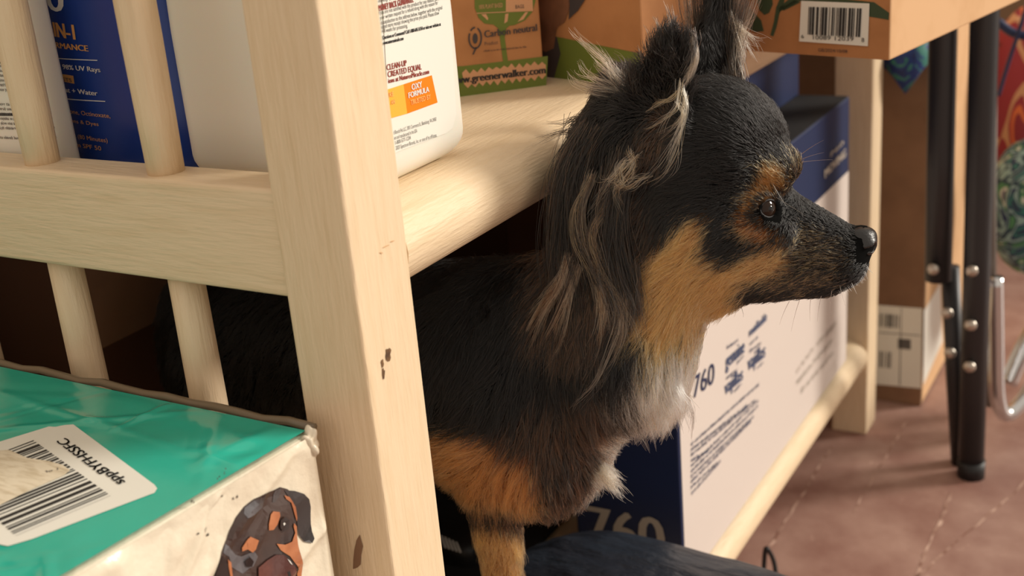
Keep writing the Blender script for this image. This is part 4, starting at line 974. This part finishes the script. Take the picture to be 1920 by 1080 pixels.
add([(1080, 500, 138), (1060, 570, 140), (1035, 640, 136), (1000, 690, 132)], 160, 10, 14, [LT, LT, BR2, DK], conv=.8, rad=.00014)
add([(1095, 560, 140), (1060, 640, 136), (1030, 690, 130)], 90, 10, 12, [BR2, DK, DK], conv=.5)
add([(1190, 500, 140), (1195, 560, 140), (1190, 620, 136)], 90, 9, 10, [BLK, DK, BR2], conv=.4)
# ear fringe
for (a, b, c, d) in (((1282, 165), (1285, 215), (1250, 300), (1190, 350)), ((1276, 150), (1268, 200), (1235, 230), (1218, 235)), ((1284, 175), (1276, 250), (1260, 310), (1205, 345)), ((1270, 190), (1280, 215), (1265, 235), (1230, 250)), ((1272, 170), (1255, 185), (1225, 190), (1215, 205))):
    add([(*a, 138), (*b, 148), (*c, 150), (*d, 144)], 15, 5, 9, [CRM, LT, GOLD, CRM], wave=4, rad=.00013)
for (a, b, c) in (((1180, 285), (1190, 310), (1155, 360)), ((1195, 290), (1170, 320), (1120, 395)), ((1190, 320), (1150, 350), (1160, 385)), ((1215, 330), (1180, 345), (1150, 352)), ((1170, 300), (1150, 340), (1125, 350))):
    add([(*a, 140), (*b, 152), (*c, 148)], 18, 7, 12, [GOLD, CRM, LT, BR2], wave=5, rad=.00013)
add([(1298, 70, 124), (1300, 110, 128), (1285, 150, 132), (1265, 170, 134)], 70, 5, 5, [GRY, LT, DK], wave=3)
add([(1300, 60, 120), (1304, 90, 126), (1290, 130, 132)], 60, 6, 6, [BLK, DK, GRY], wave=2)
# black fuzz on the back of the ear and its tip
for _ in range(9):
    x, y = random.uniform(1185, 1275), random.uniform(60, 210)
    add([(x, y, 126), (x-6, y-14, 134), (x-8, y-30, 132)], 60, 16, 12, [BLK, BLK, DK], wave=1)
for (x, y, dx_, dy_) in ((1222, 90, -8, -50), (1262, 62, -8, -52), (1240, 75, -14, -48), (1205, 130, -16, -40)):
    add([(x, y, 120), (x+dx_*.4, y+dy_*.6, 122), (x+dx_, y+dy_, 122)], 12, 5, 6, [DK, GRY, BLK], wave=.8)
# wispy grey tuft behind the ear
for (x1, y1) in ((1098, 70), (1110, 95), (1080, 120), (1070, 135), (1090, 150), (1130, 88), (1120, 118), (1150, 110)):
    add([(1200+random.uniform(-15, 10), 190, 90), (1160, (190+y1)/2+10, 92), (x1+15, y1+18, 92), (x1, y1, 92)], 24, 9, 9, [GRY, LT, DK, CRM], wave=4, rad=.00010)
add([(1120, 235, 80), (1060, 250, 82), (1005, 268, 82)], 26, 8, 8, [DK, BLK], wave=3, rad=.00009)
add([(1110, 215, 80), (1060, 232, 82), (1030, 240, 82)], 26, 8, 8, [DK, BLK], wave=3, rad=.00009)
# far ear: tall upright plume
for k in range(12):
    x = 1300+k*7; tx = 1285+k*12
    add([(x+10, 150, -95), (x, 90, -112), ((x+tx)/2, 20, -118), (tx, -60, -120)], 90, 12, 14, [DK, BLK, GRY, BR2, DK], wave=3)
for (x1, y1) in ((1430, 95), (1440, 72), (1400, 40), (1412, 105), (1398, 130), (1380, 150)):
    add([(1372, 40, -110), (1385, 62+random.uniform(-20, 20), -108), ((1385+x1)/2, (60+y1)/2, -108), (x1, y1, -106)], 22, 6, 7, [CRM, LT, CRM, GRY], wave=4, rad=.00012)
add([(1370, 30, -108), (1380, 90, -104), (1376, 140, -100)], 80, 10, 10, [LT, GRY, DK], wave=4)
# white ruff and chest ends
for _ in range(16):
    x, y = random.uniform(1195, 1268), random.uniform(630, 715)
    add([(x, y, random.uniform(20, 70)), (x+4, y+35, 74), (x+random.uniform(-5, 16), y+70, 70), (x+random.uniform(-5, 35), y+106, 60)], 60, 9, 12, [WHT, WHT, WHT, WHT], wave=2.5, conv=.6)
for _ in range(8):
    x, y = random.uniform(1245, 1335), random.uniform(585, 612)
    add([(x, y, 30), (x-4, y+14, 36), (x-10+random.uniform(-8, 4), y+30, 34)], 50, 10, 9, [WHT, CRM, LT, WHT], wave=2)
for _ in range(8):
    x, y = random.uniform(1085, 1140), random.uniform(860, 900)
    add([(x, y, 60), (x+15, y+18, 66), (x+30, y+36, 60)], 60, 12, 10, [WHT, CRM, LT, GRY], wave=2)
for _ in range(9):
    x, y = random.uniform(1170, 1262), random.uniform(690, 745)
    add([(x, y, 66), (x+8, y+28, 76), (x+18, y+52, 74), (x+random.uniform(20, 42), y+random.uniform(68, 92), 66)], 26, 6, 9, [WHT, WHT, CRM], wave=1.5, conv=.8)
byk = {}
for P_, c_, r_ in LK: byk.setdefault(r_, []).append((P_, c_))
allP = np.concatenate([p for v in byk.values() for p, c in v]); allC = np.concatenate([c for v in byk.values() for p, c in v])
allR = np.concatenate([np.full(len(p), r) for r, v in byk.items() for p, c in v])
tk = np.interp(np.linspace(0, 1, 14), [0, .6, 1], [1, .9, .25])
hair('long_hair', allP, allC, allR[:, None]*tk[None], dog)
# whiskers and chin hairs
wk_ = []
for (x, y, a, l, c) in ((1560, 545, 260, 50, 40), (1540, 555, 255, 45, 42), (1520, 560, 262, 38, 44), (1500, 560, 250, 60, 46), (1575, 535, 280, 34, 36), (1595, 525, 290, 22, 30), (1480, 565, 240, 45, 48), (1455, 370, 330, 60, 86), (1445, 338, 300, 55, 84), (1500, 300, 25, 45, -40), (1502, 290, 40, 50, -44), (1498, 305, 10, 60, -44)):
    a = math.radians(a); wk_.append([LP(x+math.cos(a)*l*t+4*t*t, y-math.sin(a)*l*t+5*t*t, c+8*t) for t in np.linspace(0, 1, 14)])
hair('whiskers', np.array(wk_), np.tile(np.array(srgb(120, 108, 96)[:3]), (len(wk_), 1)), np.interp(np.linspace(0, 1, 14), [0, 1], [.00013, .00003]), dog)
chn = []
for k in range(90):
    x = random.uniform(1560, 1625); y = 570-(x-1560)*.75+random.uniform(-5, 4); a = math.radians(random.uniform(285, 330)); l = random.uniform(8, 20)
    chn.append([LP(x+math.cos(a)*l*t, y-math.sin(a)*l*t-20, random.uniform(0, 1)*0+18) for t in np.linspace(0, 1, 14)])
hair('chin_hair', np.array(chn), np.tile(PAL[WHT]*.8, (len(chn), 1)), np.interp(np.linspace(0, 1, 14), [0, 1], [.0001, .00003]), dog)

# ---- eyes
M_eye = bpy.data.materials.new('dog eye'); M_eye.use_nodes = True; eb = M_eye.node_tree.nodes['Principled BSDF']; eb.inputs['IOR'].default_value = 1.34
eb.inputs['Base Color'].default_value = srgb(38, 24, 16); eb.inputs['Roughness'].default_value = .05; pass
M_lid = mat('dark eyelid skin', srgb(22, 18, 18), rough=.6, bump=.2, bscale=300); M_pup = mat('pupil', (.003, .003, .003, 1), rough=.05)
M_scl = mat('eye white', srgb(200, 180, 165), rough=.1)
def sphere(name, c, r, m, parent, sc=None, seg=40):
    bm = bmesh.new(); bmesh.ops.create_uvsphere(bm, u_segments=seg, v_segments=seg//2, radius=1)
    ax = sc if sc is not None else np.eye(3)*r
    for v in bm.verts: v.co = Vector(tuple(c+np.array(v.co)@np.array(ax)))
    return bmobj(name, bm, m, parent, True)
for C0, look in EYES:
    e = sphere('eye', C0, RB, M_eye, dog); xh, yh = eyeax(look)
    sphere('pupil', C0+look*RB*.62, RB*.5, M_pup, e, sc=np.array([xh*RB*.42, yh*RB*.42, look*RB*.40]))
    for side in (1, -1):
        rim = []
        for t in np.linspace(0, math.pi, 17):
            al = math.radians(43)*math.cos(t); be = side*math.radians(33)*math.sin(t)
            dd = look*math.cos(al)*math.cos(be)+xh*math.sin(al)*math.cos(be)+yh*math.sin(be); rim.append(C0+dd*RB*1.03)
        tube('eyelid', rim, .0007, M_lid, e, n=8)
# ---- nose pad with nostrils
def nosesdf(P):
    d = ell(P, LP(1616, 454), [27*px_, 24*px_, 29*px_])
    d = smin(d, ell(P, LP(1612, 440), [28*px_, 16*px_, 28*px_]), .003)
    for c in (1, -1):
        d = smin(d, ell(P, LP(1622, 462, 16*c), [22*px_, 17*px_, 15*px_]), .002)
        d = smax(d, -ell(P, LP(1640, 464, 17*c), [12*px_, 9*px_, 7*px_]), .0012)
        d = smax(d, -capc(P, LP(1640, 464, 20*c), LP(1618, 474, 33*c), 5*px_, 3.5*px_), .0012)
    return d
cn = LP(1620, 452)
Vn, Fn = surfnet(nosesdf, cn-.014, cn+.014, .0006)
M_nose = mat('dog nose leather', srgb(26, 24, 25), rough=.33, spec=.6, bump=.6, bscale=900, bdist=.0004)
me = bpy.data.meshes.new('nose'); me.from_pydata(Vn.tolist(), [], Fn.tolist()); me.update(); me.shade_smooth(); link('nose', me, M_nose, dog)

for o in bpy.data.objects:
    if '_loc' in o: del o['_loc']
